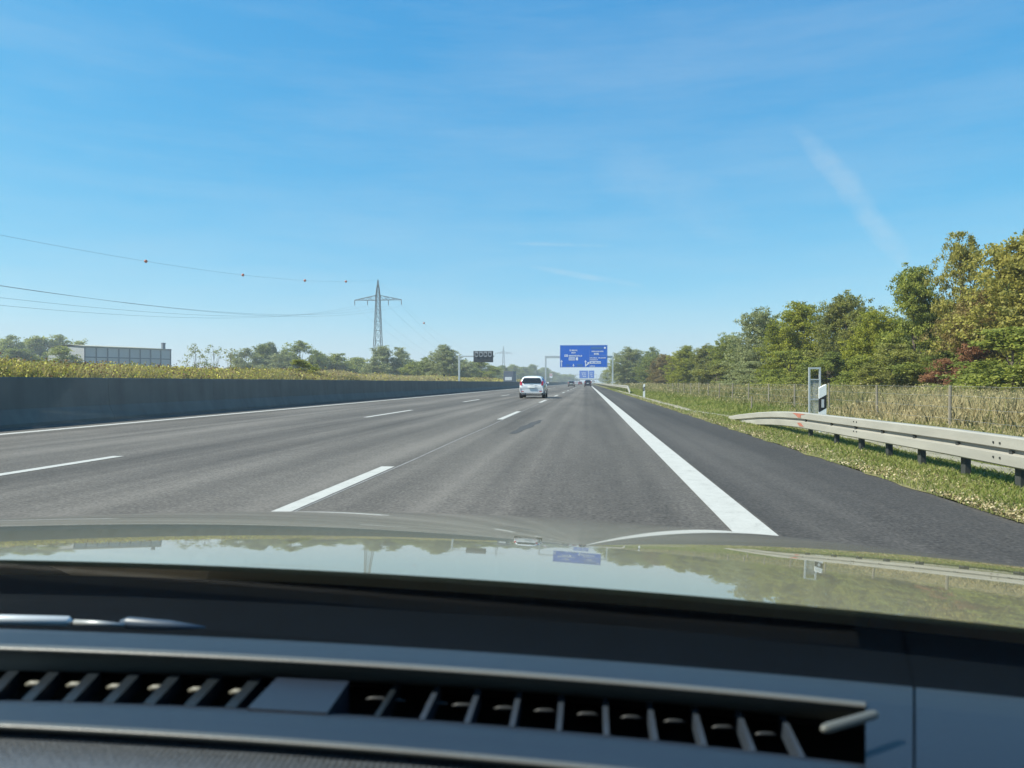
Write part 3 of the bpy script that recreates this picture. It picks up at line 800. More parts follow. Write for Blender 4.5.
    rect(b, 315, 390, 326, 432); b.slab([(mx(294), yf + .01, mz(418)), (mx(320), yf + .01, mz(400)), (mx(347), yf + .01, mz(418)), (mx(320), yf + .01, mz(412))], (0, -.024, 0))
    b.slab([(mx(308), yf + .01, mz(434)), (mx(320), yf + .01, mz(424)), (mx(333), yf + .01, mz(434))], (0, -.024, 0)); b.build('aeroplane_symbol', M_SIGNW, T, org=o)
    b = MB(); c = (mx(898), mz(110)); b.slab([(c[0] + .27 * math.cos(a), yf + .01, c[1] + .27 * math.sin(a)) for a in np.linspace(0, 2 * math.pi, 17)[:-1]], (0, -.02, 0)); b.build('round_symbol', M_SIGNW, T, org=o)
gantry()
def gantry_far():
    t = 700.0; x0, yb = at_t(579.4, t); xs = at_t(588.6, t)[0]; x1 = at_t(594.2, t)[0]
    zt, zb = zof(370.6, t), zof(378.2, t)
    pl, pr = at_t(577.0, t)[0] - 2, at_t(595.5, t)[0] + 1
    T = thing('sign_gantry', 'small far blue twin panel sign below the big blue sign', 'road sign', (pl, yb, 0), 0, 'overhead sign gantries'); o = (pl, yb, 0)
    for xx in (pl, pr): b = MB(); b.box((xx, yb + .5, 4.2), (.4, .4, 8.4)); b.build('post', M_ALU, T, org=o)
    b = MB(); b.box(((pl + pr) / 2, yb + .5, 8.4), (pr - pl, .4, .6)); b.build('beam', M_ALU, T, org=o)
    for a, c in ((x0, xs - .25), (xs + .25, x1)):
        b = MB(); b.box(((a + c) / 2, yb, (zt + zb) / 2), (c - a, .12, zt - zb)); b.build('sign_panel', M_BLUE, T, org=o)
        b = MB(); m = (a + c) / 2; w = (c - a) * .3
        for l, r_, dz, sd_ in ((1, 1, 2.2, 3), (.7, .9, 3.9, 8), (.4, .8, 5.6, 6)):
            b = MB(); text_row(b, m - w * l, m + w * r_, zt - dz, .8, yb - .075, sd_); b.build('lettering', M_SIGNW, T, org=o)
gantry_far()
def vms():
    t = 162.0; X0, yb = at_t(459.2, t); xa, xb = at_t(474.2, t)[0], at_t(493.8, t)[0]
    T = thing('signal_gantry', 'dark lane signal panel of four boxes on a pale cantilever gantry left of the road', 'signal gantry', (X0, yb, 0)); o = (X0, yb, 0)
    za = zof(356.4, t)
    b = MB(); b.box((X0, yb, za / 2), (.40, .40, za)); soft_edges(b.build('post', M_ALU, T, org=o), .03)
    b = MB(); b.box(((X0 + xb) / 2, yb, za), (xb - X0 + .4, .34, .30)); b.build('arm', M_ALU, T, org=o)
    zt, zb = zof(351.2, t), zof(362.4, t); k = (xb - xa)
    b = MB(); b.box(((xa + xb) / 2, yb - .45, (zt + zb) / 2), (k, .5, zt - zb)); b.build('panel', M_VMSD, T, org=o)
    for i in range(4):
        cx = xa + k * (.155 + .23 * i); cz = zt - .72; w = k * .092; h = .62
        f = MB()
        f.slab([(cx - w, yb - .7, cz + h), (cx + w, yb - .7, cz + h), (cx + w, yb - .7, cz - h * .7), (cx, yb - .7, cz - h), (cx - w, yb - .7, cz - h * .7)], (0, -.12, 0))
        fo = f.build('signal_box', M_VMSF, T, org=o)
        g = MB(); g.slab([(cx - w * .6, yb - .822, cz + h * .6), (cx + w * .7, yb - .822, cz + h * .2), (cx + w * .7, yb - .822, cz - h * .4), (cx - w * .6, yb - .822, cz - h * .55)], (0, -.01, 0))
        g.build('display', M_VMSD, fo, org=o)
vms()
def small_sign():
    t = 330.0; x, y = at_t(551, t)
    T = thing('round_sign', 'small white and red roadside sign just left of the big gantry post', 'road sign', (x, y, 0)); o = (x, y, 0)
    b = MB(); b.bar((x, y + .1, 0), (x, y + .1, 4.9), .08, 8); b.build('post', M_ALU, T, org=o)
    b = MB(); b.box((x, y, 4.1), (1.3, .06, 2.0)); b.build('plate', M_SIGNW, T, org=o)
    b = MB(); ring = [[(x + r * math.cos(a), y - .035 - d, 4.45 + r * math.sin(a)) for a in np.linspace(0, 2 * math.pi, 21)[:-1]] for r, d in ((.36, 0), (.36, .02), (.55, .02), (.55, 0))]
    b.grid(ring, True); b.build('red_ring', M_REDW, T, org=o)
small_sign()
# far overpass
T = thing('bridge', 'far road bridge crossing the motorway at the vanishing point', 'bridge', (-10, 1250, 0))
b = MB(); b.box((0, 0, 6.2), (150, 9, 1.4)); b.build('deck', M_CONC, T)
b = MB(); b.box((0, -4.4, 7.5), (150, .15, 1.0)); b.build('parapet', M_ALU, T)
for xx in (-34, -3.5, 17): b = MB(); b.box((xx, 0, 2.7), (1.2, 6, 5.5)); b.build('pier', M_CONC, T)

# ------------------------------------------------------------------ guard rails
PROFW = [(0, .155), (.070, .152), (.083, .138), (.083, .034), (.030, .016), (.030, -.014), (.083, -.034), (.083, -.138), (.070, -.152), (0, -.155)]
def rail_mesh(path):
    b = MB(); rows = []
    for x, y, z in path:
        fr = [(x - d, y, z + h) for d, h in PROFW]; bk = [(x - d + .0045, y, z + h * .985) for d, h in PROFW[::-1]]
        rows.append(fr + bk)
    b.grid(rows, True); b.ngon(rows[0]); b.ngon(rows[-1][::-1]); return b
def rail_post(b, x, y, h):
    b.box((x + .02, y, h / 2 - .1), (.012, .10, h + .2)); b.box((x + .05, y - .047, h / 2 - .1), (.05, .006, h + .2)); b.box((x + .05, y + .047, h / 2 - .1), (.05, .006, h + .2))
    b.box((x - .02, y, h - .10), (.07, .06, .12))
RX = 4.24
T = thing('guard_rail', 'near steel guard rail with sloping buried end beside the hard shoulder', 'guard rail', (RX, 8, 0), 0, 'steel guard rails'); o = (RX, 8, 0)
path = [(RX, y, .39 if y < 9 else .39 - (y - 9) * .0085) for y in np.arange(-6, 15.01, .5)] + [(RX - .01, 16.2, .305), (RX - .02, 17.2, .265), (RX - .03, 18.4, .20), (RX - .05, 19.6, .12), (RX - .07, 20.8, .035), (RX - .08, 21.9, -.06)]
auto_smooth(rail_mesh(path).build('rail', M_GALV, T, org=o), 30)
for y in (0.85, 2.0, 3.15, 4.3, 5.45, 6.6, 7.78, 8.85, 9.96, 10.99, 12.05, 13.2, 14.7):
    b = MB(); rail_post(b, RX, y, .44); b.build('post', M_POSTDARK, T, org=o)
b = MB()
for y in np.arange(-4, 15, 3.99):
    for d in (-.06, .06):
        for z in (.39 + .075, .39 - .075): b.bar((RX - .083, y + d, z), (RX - .092, y + d, z), .012, 8)
b.build('bolts', M_POSTDARK, T, org=o)
def dab(pts, z0):
    b = MB(); b.slab([(RX - .0865, y, z) for y, z in pts], (-.002, 0, 0)); b.build('paint_mark', M_ORANGE, T, org=o)
def rz_(y): return .39 - (y - 9) * .0085
dab([(14.6, rz_(14.6) + .125), (15.5, rz_(15.5) + .128), (15.2, rz_(15) + .075), (15.1, rz_(15) + .045), (14.9, rz_(15) + .05), (14.9, rz_(15) + .10)], 0); dab([(14.9, rz_(15) - .05), (15.15, rz_(15) - .06), (15.0, rz_(15) - .12), (14.7, rz_(15) - .115)], 0)
T = thing('guard_rail', 'distant steel guard rail starting beyond the far marker post', 'guard rail', (RX, 78, 0), 0, 'steel guard rails'); o = (RX, 78, 0)
path = [(RX - .1, 72, .0), (RX - .05, 75, .3), (RX, 78, .56)] + [(RX, y, .60) for y in np.arange(82, 470, 6)]
auto_smooth(rail_mesh(path).build('rail', M_GALV, T, org=o), 30)
b = MB()
for k in range(97): b = MB(); rail_post(b, RX, 78 + 4.0 * k, .68); b.build('post', M_POSTDARK, T, org=o)

# delineator posts
def delineator(x, y, lab, s=1.0):
    T = thing('marker_post', lab, 'marker post', (x, y, 0), 0, 'white marker posts')
    def prof(z0, z1, sl0, sl1, g, mat, nm):
        b = MB(); P = [(-.075, -.05), (.075, -.05), (.055, .05), (-.055, .05)]
        lo = [(px * (1 + g), py * (1 + g), z0 + sl0 * px) for px, py in P]; hi = [(px * (1 + g), py * (1 + g), z1 + sl1 * px) for px, py in P]
        b.grid([lo, hi], True); b.ngon(lo[::-1]); b.ngon(hi); return b.build(nm, mat, T)
    prof(-.1, 1.0 * s, 0, .55, 0, M_WHITE, 'body'); prof(.50 * s, .78 * s, .6, .6, .03, M_BLACK, 'black_band')
    b = MB(); b.box((0, -.053, .64 * s), (.05, .012, .17)); b.build('reflector', M_REFLECT, T)
x, y = at_t(822, 15.4); delineator(x, y, 'white marker post with black band right behind the near guard rail')
x, y = at_z(644, 397.4, 0)[:2]; delineator(x, y, 'far white marker post standing in the grass near the shoulder', .95)
# aluminium frame
def frame():
    t = 16.2; xa, y = at_t(809.3, t); xb = at_t(819.5, t)[0]; zt = zof(367.3, t)
    T = thing('metal_frame', 'tall narrow silver metal frame with mesh insert behind the guard rail', 'frame', (xa, y, 0)); o = (xa, y, 0)
    b = MB()
    for xx in (xa, xb): b.box((xx, y, zt / 2), (.035, .035, zt))
    b.build('upright', M_ALU, T, org=o)
    b = MB(); b.box(((xa + xb) / 2, y, zt - .02), (xb - xa - .036, .034, .04)); b.box(((xa + xb) / 2, y, zof(379.5, t)), (xb - xa - .036, .03, .022)); b.box(((xa + xb) / 2, y, zof(399.5, t)), (xb - xa - .036, .03, .02)); b.build('crossbar', M_ALU, T, org=o)
    b = MB(); z1 = zof(380, t)
    for i in range(9): b.bar((xa + (xb - xa) * (i + .5) / 9, y + .002, .02), (xa + (xb - xa) * (i + .5) / 9, y + .002, z1), .0045, 5)
    for i in range(26): z = .05 + (z1 - .08) * i / 25; b.bar((xa + .02, y + .012, z), (xb - .02, y + .012, z), .004, 5)
    b.build('mesh_insert', M_ALU, T, org=o)
frame()
# wire fence
T = thing('wire_fence', 'long low wire fence on thin wooden posts between verge and meadow', 'fence', (7.8, 16.8, 0)); o = (7.8, 16.8, 0)
for k in range(-4, 15):
    y = 16.8 + 4.0 * k; b = MB(); l = rnd.uniform(-.02, .02)
    b.bar((7.8, y, -.1), (7.8 + l, y + rnd.uniform(-.03, .03), 1.04 + rnd.uniform(-.03, .04)), .034, 7, .030); b.build('post', M_WOOD, T, org=o)
b = MB()
for z in (.3, .55, .8, 1.0):
    pts = []
    for k in range(-4, 15):
        y = 16.8 + 4 * k; pts += [(7.762, y, z), (7.765, y + 2, z - .015)]
    b.tube(pts[:-1], .0028, 4)
b.build('wire', M_WIRE, T, org=o)
b = MB(); x, y = at_z(751.5, 411, 0)[:2]; b.bar((x, y, -.05), (x + .01, y, .52), .03, 7); b.bar((x + .01, y, .52), (x + .01, y, .55), .034, 7)
tag(b.build('stake', M_WOOD), 'short pale stake in the grass in front of the wire fence', 'stake')

# ------------------------------------------------------------------ vehicles
M_CARWHITE = simple('white_car_paint', (.72, .73, .74), .3, .0, .02, 1, coat=1.0)
M_CARDARK = simple('dark_car_paint', (.035, .04, .045), .3, .3, .1, 1, coat=1.0)
M_CARBLUE = simple('navy_car_paint', (.012, .018, .045), .3, .2, .1, 1, coat=1.0)
M_CARGREY = simple('grey_car_paint', (.16, .17, .16), .3, .4, .1, 1, coat=1.0)
M_CARRED = simple('red_car_paint', (.30, .04, .03), .3, .1, .1, 1, coat=1.0)
M_CARGLASS = simple('car_glass', (.012, .014, .016), .06, 0, .1, 1, spec=.6)
M_TYRE = simple('tyre_rubber', (.018, .018, .018), .8, 0, .2, 8)
M_RIM = simple('alloy_rim', (.45, .46, .47), .35, .7, .1, 6)
M_TAIL = simple('tail_lamp_red', (.40, .02, .035), .15, 0, .1, 5, coat=1.0)
M_PLATE = simple('number_plate', (.75, .75, .72), .5, 0, .03, 5)
M_TRIM = simple('black_bumper', (.03, .03, .032), .6, 0, .1, 5)
def car(name, label, group, paint, loc, Hc=1.56, Wc=.87):
    T = thing(name, label, 'car', loc, 0, group)
    # station: y, top z, belt z, roof half width, bottom z
    st = [(-2.10, .62, .55, .70, .34), (-2.13, .84, .74, .76, .30), (-2.08, 1.00, .93, .77, .26), (-1.96, 1.18, .98, .72, .24), (-1.80, Hc - .13, .98, .66, .22), (-1.55, Hc - .03, .98, .63, .2), (-.9, Hc, .97, .62, .19),
          (-.1, Hc - .02, .95, .62, .19), (.45, Hc - .16, .94, .63, .19), (.95, 1.13, .93, .68, .19), (1.25, .97, .90, .72, .19), (1.75, .86, .80, .72, .2), (2.02, .70, .62, .66, .22), (2.10, .52, .48, .58, .26)]
    rows = []
    for y, tz, bz, rw, zb in st:
        e = 1 - .10 * max(0, (abs(y) - 1.5) / .6) ** 2; w = Wc * e
        half = [(0, zb), (w * .86, zb), (w * .97, zb + .10), (w, min(.62, bz * .72 + .05)), (w * .985, bz), (min(rw + .03, w * .97), max(tz - .09, bz + (tz - bz) * .55)), (min(rw, w * .94) * .88, tz - .018), (min(rw, w) * .5, tz + .004), (0, tz + .01)]
        rows.append([(x, y, z) for x, z in half] + [(-x, y, z) for x, z in half[-2:0:-1]])
    b = MB(); b.grid(rows, True); b.ngon(rows[0]); b.ngon(rows[-1][::-1])
    body = auto_smooth(b.build('body', paint, T), 50)
    def patch(pts, off, nm, mat, par=T):
        b = MB(); b.slab(pts, off); return soft_edges(b.build(nm, mat, par), .02, 2)
    # rear window on the sloping hatch
    patch([(-.60, -2.075, 1.035), (.60, -2.075, 1.035), (.66, -2.045, 1.12), (.565, -1.80, Hc - .16), (.48, -1.785, Hc - .135), (-.48, -1.785, Hc - .135), (-.565, -1.80, Hc - .16), (-.66, -2.045, 1.12)], (0, -.055, .0), 'rear_window', M_CARGLASS)
    for s in (-1, 1):
        patch([(s * .79, -2.10, .86), (s * .80, -2.06, 1.10), (s * .74, -2.01, 1.20), (s * .66, -2.07, 1.10), (s * .64, -2.15, .88)], (0, .06, 0), 'tail_light', M_TAIL)
        patch([(s * .862, -1.72, 1.0), (s * .865, .78, .985), (s * .72, .40, Hc - .22), (s * .695, -.8, Hc - .13), (s * .71, -1.6, Hc - .17)], (-s * .05, 0, -.01), 'side_window', M_CARGLASS)
        for yy in (-1.28, 1.32):
            w = MB(); w.bar((s * .66, yy, .315), (s * .882, yy, .315), .315, 22); wt = soft_edges(w.build('wheel', M_TYRE, T), .03)
            r = MB(); r.bar((s * .87, yy, .315), (s * .888, yy, .315), .20, 16); r.build('rim', M_RIM, wt)
        m = MB(); m.box((s * .95, .62, 1.02), (.18, .10, .13)); soft_edges(m.build('mirror', paint, T), .03)
        patch([(s * .70, -2.155, .44), (s * .52, -2.175, .44), (s * .52, -2.175, .49), (s * .70, -2.155, .49)], (0, .03, 0), 'reflector', M_TAIL)
    patch([(-.78, -2.10, .20), (.78, -2.10, .20), (.80, -2.13, .37), (-.80, -2.13, .37)], (0, .1, 0), 'lower_bumper', M_TRIM)
    patch([(-.26, -2.165, .70), (.26, -2.165, .70), (.26, -2.155, .81), (-.26, -2.155, .81)], (0, .03, 0), 'number_plate', M_PLATE)
    patch([(-.55, .98, 1.12), (.55, .98, 1.12), (.53, .48, Hc - .17), (-.53, .48, Hc - .17)], (0, -.02, -.03), 'windscreen', M_CARGLASS)
    m = MB(); m.box((.30, -2.19, .86), (.20, .02, .03)); m.box((0, -2.17, .92), (.26, .02, .025)); m.build('badge', M_RIM, T)
    return T
xc, yc = at_t(531.6, 49.6)
C0 = car('car', 'white compact car seen from behind, straddling the dashed line, the nearest on the road', 'cars on the road', M_CARWHITE, (xc, yc + 2.1, 0), 1.52)
def recolour(root, mat):
    for c in root.children:
        if c.name.split('.')[0] in ('body', 'mirror'):
            c.material_slots[0].link = 'OBJECT'; c.material_slots[0].material = mat
for px, t, sc, mat, lab in ((571.4, 190, (1.0, 1, .98), M_CARGREY, 'dark grey car in the second lane beyond the white car'),
                            (587.9, 186, (1.02, 1.05, 1.12), M_CARBLUE, 'navy blue car in the right lane under the far blue sign'),
                            (580.2, 330, (1, 1, 1), M_CARRED, 'tiny red car far ahead between the grey and navy cars'),
                            (576.6, 350, (1, 1, 1.05), M_CARWHITE, 'tiny white car far ahead just right of the dark grey car'),
                            (593.0, 420, (1.25, 1.2, 1.6), M_CARWHITE, 'tiny white van far ahead in the right lane by the vanishing point')):
    c = copy_tree(C0); x, y = at_t(px, t); c.location = (x, y, 0); c.scale = sc; c['label'] = lab; recolour(c, mat)
# lorry on the opposite carriageway
x, y = at_t(508.5, 186)
T = thing('lorry', 'white box lorry on the hidden opposite carriageway beyond the barrier', 'lorry', (x, y, 0))
b = MB(); b.box((0, 3.4, 2.55), (2.5, 7.2, 2.8)); soft_edges(b.build('cargo_box', simple('lorry_grey', (.13, .15, .19), .5, 0, .05, 1), T), .04)
b = MB(); b.box((0, -.22, 2.02), (1.75, .06, .85)); b.build('rear_panel', M_CARWHITE, T)
b = MB(); b.box((0, 8.2, 1.9), (2.4, 1.9, 2.5)); soft_edges(b.build('cab', M_CARWHITE, T), .12)
b = MB(); b.box((0, 3.6, 1.0), (2.2, 7.6, .3)); b.build('chassis', M_TRIM, T)
for s in (-1, 1):
    for yy in (1.2, 2.4, 7.9): b = MB(); b.bar((s * .95, yy, .5), (s * 1.22, yy, .5), .5, 18); b.build('wheel', M_TYRE, T)
# two more vehicles far off on the opposite side
for px, t, mat, lab in ((561, 260, M_CARWHITE, 'pale car far off on the opposite carriageway'),):
    pass

# ------------------------------------------------------------------ the own car (the picture is taken from inside it)
CARX = -.36
OWN = thing('car', 'beige green car the picture is taken from, its bonnet and dashboard across the foreground', 'car', (CARX, -.3, 0)); oo = (CARX, -.3, 0)
HP = (.94905, .08229, 7.993, .03404, .00276, -.3576, .50224, .11226, -.00314, .00617)  # bonnet fitted to image pixels, then scaled down about the camera with the dash
def hrear(X): return HP[6] - HP[7] * (X - HP[5]) ** 2
def hz_(X, Y):
    d = Y - hrear(X); x = X - HP[5]
    return HP[0] - HP[1] * d - d * d / (2 * HP[2]) - HP[8] * d ** 3 - HP[3] * x * x - HP[4] * x ** 4 - HP[9] * x * x * d
def paint_beige():
    m, nt, b = newmat('beige_metallic_paint')
    n = noise(nt, coords(nt), 900, 2)
    r = ramp(nt, n, [(.3, (.215, .175, .085)), (.7, (.30, .25, .13))]); nt.links.new(r.outputs['Color'], b.inputs['Base Color'])
    b.inputs['Metallic'].default_value = .22; b.inputs['Roughness'].default_value = .36
    b.inputs['Coat Weight'].default_value = 1.0; b.inputs['Coat Roughness'].default_value = .012; b.inputs['Coat IOR'].default_value = 1.55
    return m
M_BEIGE = paint_beige()
b = MB(); rows = []
HX = np.linspace(-1.05, 1.05, 65)
for d in np.concatenate([[0.0], np.linspace(.004, 1.5, 70)]):
    row = []
    for hx in HX:
        X = CARX + hx; Y = hrear(X) + d; z = hz_(X, Y)
        e = max(0, d - 1.15); z -= .5 * e * e
        s = max(0, abs(hx) - .95); z -= 3 * s * s
        row.append((X, Y, z))
    rows.append(row)
# turned-down rear lip, front and skirt
b.grid([rows[0], [(p[0], p[1] + .001, p[2] - .004) for p in rows[0]], [(p[0], p[1] + .05, p[2] - .012) for p in rows[0]]])
rows.append([(p[0], p[1] + .06, p[2] - .25) for p in rows[-1]]); rows.append([(p[0], p[1] + .02, .25) for p in rows[-1]])
b.grid(rows)
for j in (0, -1):
    col = [r[j] for r in rows]; b.grid([col, [(p[0] + (-.02 if j == 0 else .02), p[1], .25) for p in col]])
b.build('bonnet', M_BEIGE, OWN, smooth=True, org=oo)

# cowl below the windscreen
M_COWL = simple('cowl_plastic', (.0016, .0028, .0042), .8, 0, .2, 20, spec=.04)
b = MB(); rows = []
for dy, z in ((.05, .925), (.005, .922), (-.02, .914), (-.045, .910), (-.08, .903), (-.17, .87), (-.22, .80)):
    rows.append([(X, hrear(X) + dy, z - .034 * (X - CARX) ** 2) for X in np.linspace(-1.3, .6, 30)])
b.grid(rows); b.build('cowl', M_COWL, OWN, smooth=True, org=oo)

# windscreen pane
def glass_mat():
    m, nt, b = newmat('windscreen_glass')
    tr = N(nt, 'ShaderNodeBsdfTransparent'); tr.inputs['Color'].default_value = (.965, .985, .98, 1)
    gl = N(nt, 'ShaderNodeBsdfGlossy'); gl.inputs['Roughness'].default_value = .0
    ge = N(nt, 'ShaderNodeNewGeometry'); dt = N(nt, 'ShaderNodeVectorMath', operation='DOT_PRODUCT')
    nt.links.new(ge.outputs['Normal'], dt.inputs[0]); nt.links.new(ge.outputs['Incoming'], dt.inputs[1])
    co = math_(nt, 'SUBTRACT', 1.0, math_(nt, 'ABSOLUTE', dt.outputs['Value']))
    fres = math_(nt, 'ADD', .010, math_(nt, 'MULTIPLY', math_(nt, 'POWER', co, 5.0), .22))
    mx = N(nt, 'ShaderNodeMixShader'); nt.links.new(fres, mx.inputs[0]); nt.links.new(tr.outputs[0], mx.inputs[1]); nt.links.new(gl.outputs[0], mx.inputs[2])
    nt.links.new(mx.outputs[0], nt.nodes['Material Output'].inputs['Surface']); return m
GX = np.linspace(-.84, .84, 33)
def wpt(hx, q, off=0.0):
    X = CARX + hx * (1 - .16 * q); yb = .435 - .11 * hx * hx; z = .906 + .40 * q - .03 * hx * hx; y = yb - .62 * q + .025 * math.sin(math.pi * q)
    return (X, y + off * .5, z + off * .86)
b = MB(); qs = np.linspace(0, 1, 14)
ou = [[wpt(h, q, .005) for h in GX] for q in qs]; inn = [[wpt(h, q) for h in GX] for q in qs]
b.grid(ou); b.grid(inn)
for A_, B_ in ((ou[0], inn[0]), (ou[-1], inn[-1]), ([r[0] for r in ou], [r[0] for r in inn]), ([r[-1] for r in ou], [r[-1] for r in inn])): b.grid([A_, B_])
b.build('windscreen', glass_mat(), OWN, smooth=True, org=oo)
# black printed rim at the foot of the pane
b = MB(); b.grid([[wpt(h, q, -.0015) for h in GX] for q in (-.01, .02, .055)]); b.build('glass_rim', M_COWL, OWN, smooth=True, org=oo)
# roof, pillars, doors, rear wall
M_LINER = simple('grey_headliner', (.30, .30, .29), .95, 0, .05, 8)
b = MB(); rows = []
for y_, z_ in ((-.20, 1.312), (-.5, 1.37), (-1.2, 1.40), (-2.0, 1.36), (-2.5, 1.22)):
    rows.append([(CARX + hx * .72, y_ - .08 * hx * hx, z_ - .05 * hx * hx) for hx in np.linspace(-1.02, 1.02, 15)])
b.grid(rows); b.grid([[(x, y, z + .04) for x, y, z in r] for r in rows])
b.build('roof', M_LINER, OWN, smooth=True, org=oo)
for s in (-1, 1):
    b = MB(); b.tube([wpt(s * .87, q) for q in np.linspace(-.05, 1.03, 8)], .035, 8); b.build('pillar', M_LINER, OWN, smooth=True, org=oo)
    b = MB(); b.box((CARX + s * .90, -.98, .63), (.07, 2.6, .66)); soft_edges(b.build('door', M_BEIGE, OWN, org=oo), .02)
b = MB(); b.box((CARX, -2.45, .65), (1.76, .08, .95)); b.build('tailgate', M_BEIGE, OWN, org=oo)
b = MB(); b.box((CARX, -.98, .28), (1.72, 2.8, .05)); b.build('floor_pan', M_COWL, OWN, org=oo)

# dashboard: rows given as curves y(x) in the photograph's pixels, laid on a plane below the lens, its drop scaled down about the camera
def curve(pts):
    xs, ys = zip(*pts); c = np.polyfit(xs, ys, 2); return lambda x: float(np.polyval(c, x))
cA = curve([(0, 632), (320, 647), (680, 669), (1024, 702)])
cB = curve([(0, 649), (340, 664), (680, 690), (850, 705)])
cV = curve([(0, 670), (392, 682), (515, 691), (642, 700), (773, 713)])
cC = curve([(0, 700.6), (200, 708), (331, 714), (653, 740), (801, 758)])
cD = curve([(0, 725), (200, 737), (320, 736 + 8), (501, 760)])
ZD = .942
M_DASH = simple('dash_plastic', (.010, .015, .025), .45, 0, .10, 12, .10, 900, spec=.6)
M_DASHLIGHT = simple('dash_edge_highlight', (.085, .085, .078), .42, 0, .06, 12, .08, 900, spec=.6)  # ridge colour lightened to carry the sky highlight along the dash edges
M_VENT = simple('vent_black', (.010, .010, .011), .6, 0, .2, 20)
def fabric():
    m, nt, b = newmat('dash_speaker_mesh')
    v = coords(nt); vo = N(nt, 'ShaderNodeTexVoronoi', Scale=400.0); vo.inputs['Randomness'].default_value = .15; nt.links.new(v, vo.inputs['Vector'])
    r = ramp(nt, vo.outputs['Distance'], [(.22, (.004, .005, .006)), (.55, (.060, .070, .082))]); nt.links.new(r.outputs['Color'], b.inputs['Base Color'])
    b.inputs['Roughness'].default_value = .5
    bp = N(nt, 'ShaderNodeBump', Strength=.8, Distance=.001); nt.links.new(vo.outputs['Distance'], bp.inputs['Height']); nt.links.new(bp.outputs['Normal'], b.inputs['Normal'])
    return m
def strip_px(name, rowdefs, x0, x1, mat, n=40):
    """rowdefs: list of (function y(x), height)"""
    xs = np.linspace(x0, x1, n); b = MB(); b.grid([[at_z(x, f(x), z) for x in xs] for f, z in rowdefs])
    return b.build(name, mat, OWN, smooth=True, org=oo)
def sh(f, d): return lambda x: f(x) + d
for x0, x1 in ((-120, 913.2), (916.0, 1180)):
    strip_px('dash_front', [(sh(cA, -3.5), ZD - .006), (sh(cA, -1.5), ZD - .0015), (sh(cA, 1), ZD), (sh(cB, -5), ZD + .001)], x0, x1, M_DASH)
xs = np.linspace(-120, 1180, 40); b = MB(); r0 = [at_z(x, cA(x) - 3.5, ZD - .006) for x in xs]
b.grid([r0, [(p[0], p[1] + .012, p[2] - .02) for p in r0], [(p[0], p[1] + .015, p[2] - .12) for p in r0]]); b.build('dash_lip', M_VENT, OWN, smooth=True, org=oo)
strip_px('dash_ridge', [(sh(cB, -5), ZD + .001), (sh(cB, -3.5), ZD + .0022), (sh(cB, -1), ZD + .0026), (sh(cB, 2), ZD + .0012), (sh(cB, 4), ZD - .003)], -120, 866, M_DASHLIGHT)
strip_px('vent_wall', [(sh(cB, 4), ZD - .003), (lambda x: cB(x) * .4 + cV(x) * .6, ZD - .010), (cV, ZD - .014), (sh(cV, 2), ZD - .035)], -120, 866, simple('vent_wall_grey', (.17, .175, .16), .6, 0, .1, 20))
strip_px('vent_floor', [(sh(cV, -6), ZD - .034), (sh(cC, 6), ZD - .036)], -120, 872, M_VENT)
strip_px('dash_rail', [(sh(cC, -1), ZD - .030), (sh(cC, 0), ZD - .008), (sh(cC, 2.0), ZD - .0045), (sh(cC, 6), ZD - .003), (lambda x: cC(x) * .5 + cD(x) * .5, ZD - .003), (sh(cD, -4), ZD - .0025)], -120, 872, M_DASH)
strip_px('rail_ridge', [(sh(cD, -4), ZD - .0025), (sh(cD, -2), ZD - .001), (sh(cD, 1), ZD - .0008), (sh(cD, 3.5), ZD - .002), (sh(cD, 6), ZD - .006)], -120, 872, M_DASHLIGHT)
strip_px('speaker_grille', [(sh(cD, 6), ZD - .006), (sh(cD, 40), ZD - .008), (lambda x: 860, ZD - .012), (lambda x: 1300, ZD - .03)], -120, 872, fabric())
for x0, x1 in ((866, 913.2), (916.0, 1180)):
    strip_px('airbag_cover' if x0 > 900 else 'dash_panel', [(sh(cB, -5), ZD + .001), (sh(cB, 20), ZD + .001), (lambda x: 800, ZD - .001), (lambda x: 1300, ZD - .02)], x0, x1, M_DASH, 12)
strip_px('seam_bottom', [(sh(cA, 0), ZD - .006), (lambda x: 1300, ZD - .03)], 908, 921, M_VENT, 4)
b = MB(); p0, p1 = at_z(866, cB(866) - 4, ZD), at_z(872, 800, ZD - .002)
b.slab([p0, p1, (p1[0], p1[1], ZD - .04), (p0[0], p0[1], ZD - .04)], (.001, 0, 0)); b.build('vent_end', M_VENT, OWN, org=oo)
# blocks and slats of the demister vent
def slat(xb, xt, w, mat, nm, top=ZD - .010, z2=ZD - .018, grow=0.0):
    """an upright blade between the two edges of the vent opening"""
    pb, pt = at_z(xb, cC(xb) - 1, top), at_z(xt, cV(xt) + 1, top)
    pb2, pt2 = at_z(xb + w, cC(xb + w) - 1, top), at_z(xt + w + grow, cV(xt + w) + 1, top)
    b = MB(); b.slab([pb, pb2, pt2, pt], (0, 0, z2 - top)); return b.build(nm, mat, OWN, org=oo)
M_SLAT = simple('vent_slat', (.009, .013, .017), .40, 0, .1, 30)
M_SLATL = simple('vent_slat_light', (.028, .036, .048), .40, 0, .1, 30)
xb = -18.0
while xb < 228:
    slat(xb - 2, xb + 26, 11, M_SLAT, 'slat'); xb += 40.7
slat(247, 277, 80, M_DASH, 'vent_block', ZD - .004, ZD - .036, -8)
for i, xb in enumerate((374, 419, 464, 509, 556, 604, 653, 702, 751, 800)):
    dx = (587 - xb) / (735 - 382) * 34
    slat(xb, xb + dx, 5.5, M_SLATL if i > 0 else M_SLAT, 'slat')
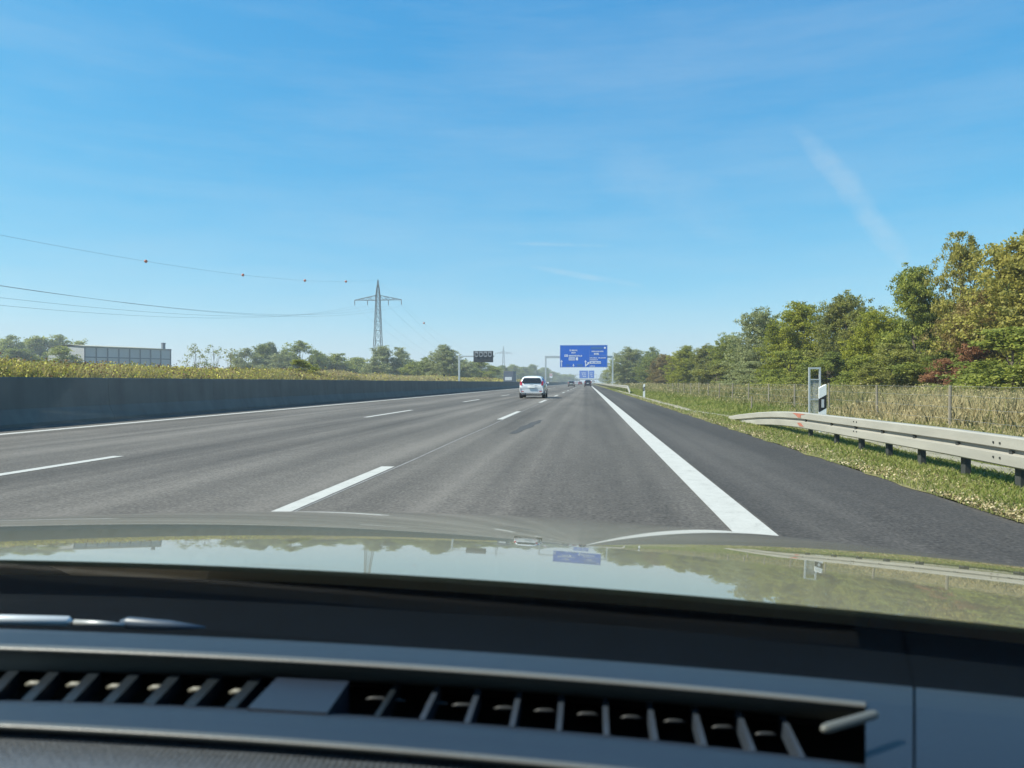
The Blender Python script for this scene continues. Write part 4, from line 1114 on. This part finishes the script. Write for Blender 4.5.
# sun spots in the left vent cells shaped as pale rods; dull rods right
M_CLIP = simple('pale_sun_spot', (.13, .125, .10), .5, 0, .06, 30)
M_ROD = simple('dull_rod', (.026, .028, .03), .5, 0, .06, 30)
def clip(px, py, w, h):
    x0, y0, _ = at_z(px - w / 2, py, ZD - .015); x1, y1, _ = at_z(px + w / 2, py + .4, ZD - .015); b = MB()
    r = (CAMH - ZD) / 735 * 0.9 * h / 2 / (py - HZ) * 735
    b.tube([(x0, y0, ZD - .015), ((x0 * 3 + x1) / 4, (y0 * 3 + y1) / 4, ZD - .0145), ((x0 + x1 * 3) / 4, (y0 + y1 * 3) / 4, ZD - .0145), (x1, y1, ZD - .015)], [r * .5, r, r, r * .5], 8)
    b.build('vent_spot_rod', M_CLIP if px < 300 else M_ROD, OWN, smooth=True, org=oo)
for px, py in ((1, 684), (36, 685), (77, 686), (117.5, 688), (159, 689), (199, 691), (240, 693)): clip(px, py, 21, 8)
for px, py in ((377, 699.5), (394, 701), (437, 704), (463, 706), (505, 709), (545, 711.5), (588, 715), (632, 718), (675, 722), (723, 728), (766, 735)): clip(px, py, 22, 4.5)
M_CLIPW = simple('pale_trim', (.11, .112, .10), .45, 0, .05, 30)
def peg(p, q, wpx, mat, dz=0.012):
    a = Vector(at_z(p[0], p[1], ZD + dz)); c = Vector(at_z(q[0], q[1], ZD + dz)); r = .00015 * wpx
    b = MB(); m = [(a + (c - a) * f) for f in (0, .04, .12, .88, .96, 1)]; b.tube(m, [r * .4, r * .8, r, r, r * .8, r * .4], 10)
    b.build('trim_clip', mat, OWN, smooth=True, org=oo)
peg((822, 730), (878, 714), 12, M_CLIPW)
# wiper resting at the foot of the pane
b = MB(); a = Vector(at_z(-70, 618.5, .936)); c = Vector(at_z(72, 621.5, .933)); m = [a + (c - a) * f for f in (0, .5, .97, 1)]
b.tube(m, [.0031, .0031, .0030, .0008], 10); b.build('wiper_arm', simple('wiper_silver', (.62, .64, .64), .35, .2, .05, 30), OWN, smooth=True, org=oo)
b = MB(); a = Vector(at_z(74, 622.3, .933)); c = Vector(at_z(124, 625, .932)); b.tube([a, a + (c - a) * .5, c], [.0016, .0018, .0009], 8); b.build('wiper_rod', simple('wiper_rod_grey', (.35, .36, .36), .4, .3, .05, 30), OWN, smooth=True, org=oo)
b = MB(); a = Vector(at_z(120, 622.5, .932)); c = Vector(at_z(205, 627.5, .929)); b.tube([a, a + (c - a) * .1, a + (c - a) * .6, c], [.0015, .0038, .003, .0006], 8); b.build('wiper_cap', simple('wiper_cap_blue', (.05, .07, .10), .4, 0, .05, 30), OWN, smooth=True, org=oo)

# ------------------------------------------------------------------ haze
b = MB(); b.box((0, 1500, 28.5), (5600, 3500, 61)); hz = b.build('haze', bpy.data.materials.new('haze_air'))
hm = hz.data.materials[0]; hm.use_nodes = True; nt = hm.node_tree; nt.nodes.clear()
out = N(nt, 'ShaderNodeOutputMaterial'); pv = N(nt, 'ShaderNodeVolumePrincipled'); pv.inputs['Density'].default_value = .00050
pv.inputs['Color'].default_value = (.82, .90, .96, 1); pv.inputs['Anisotropy'].default_value = .1
nt.links.new(pv.outputs[0], out.inputs['Volume'])
tag(hz, kind='stuff')
hz['label'] = 'thin pale blue haze lying over the whole landscape'; hz['category'] = 'haze'
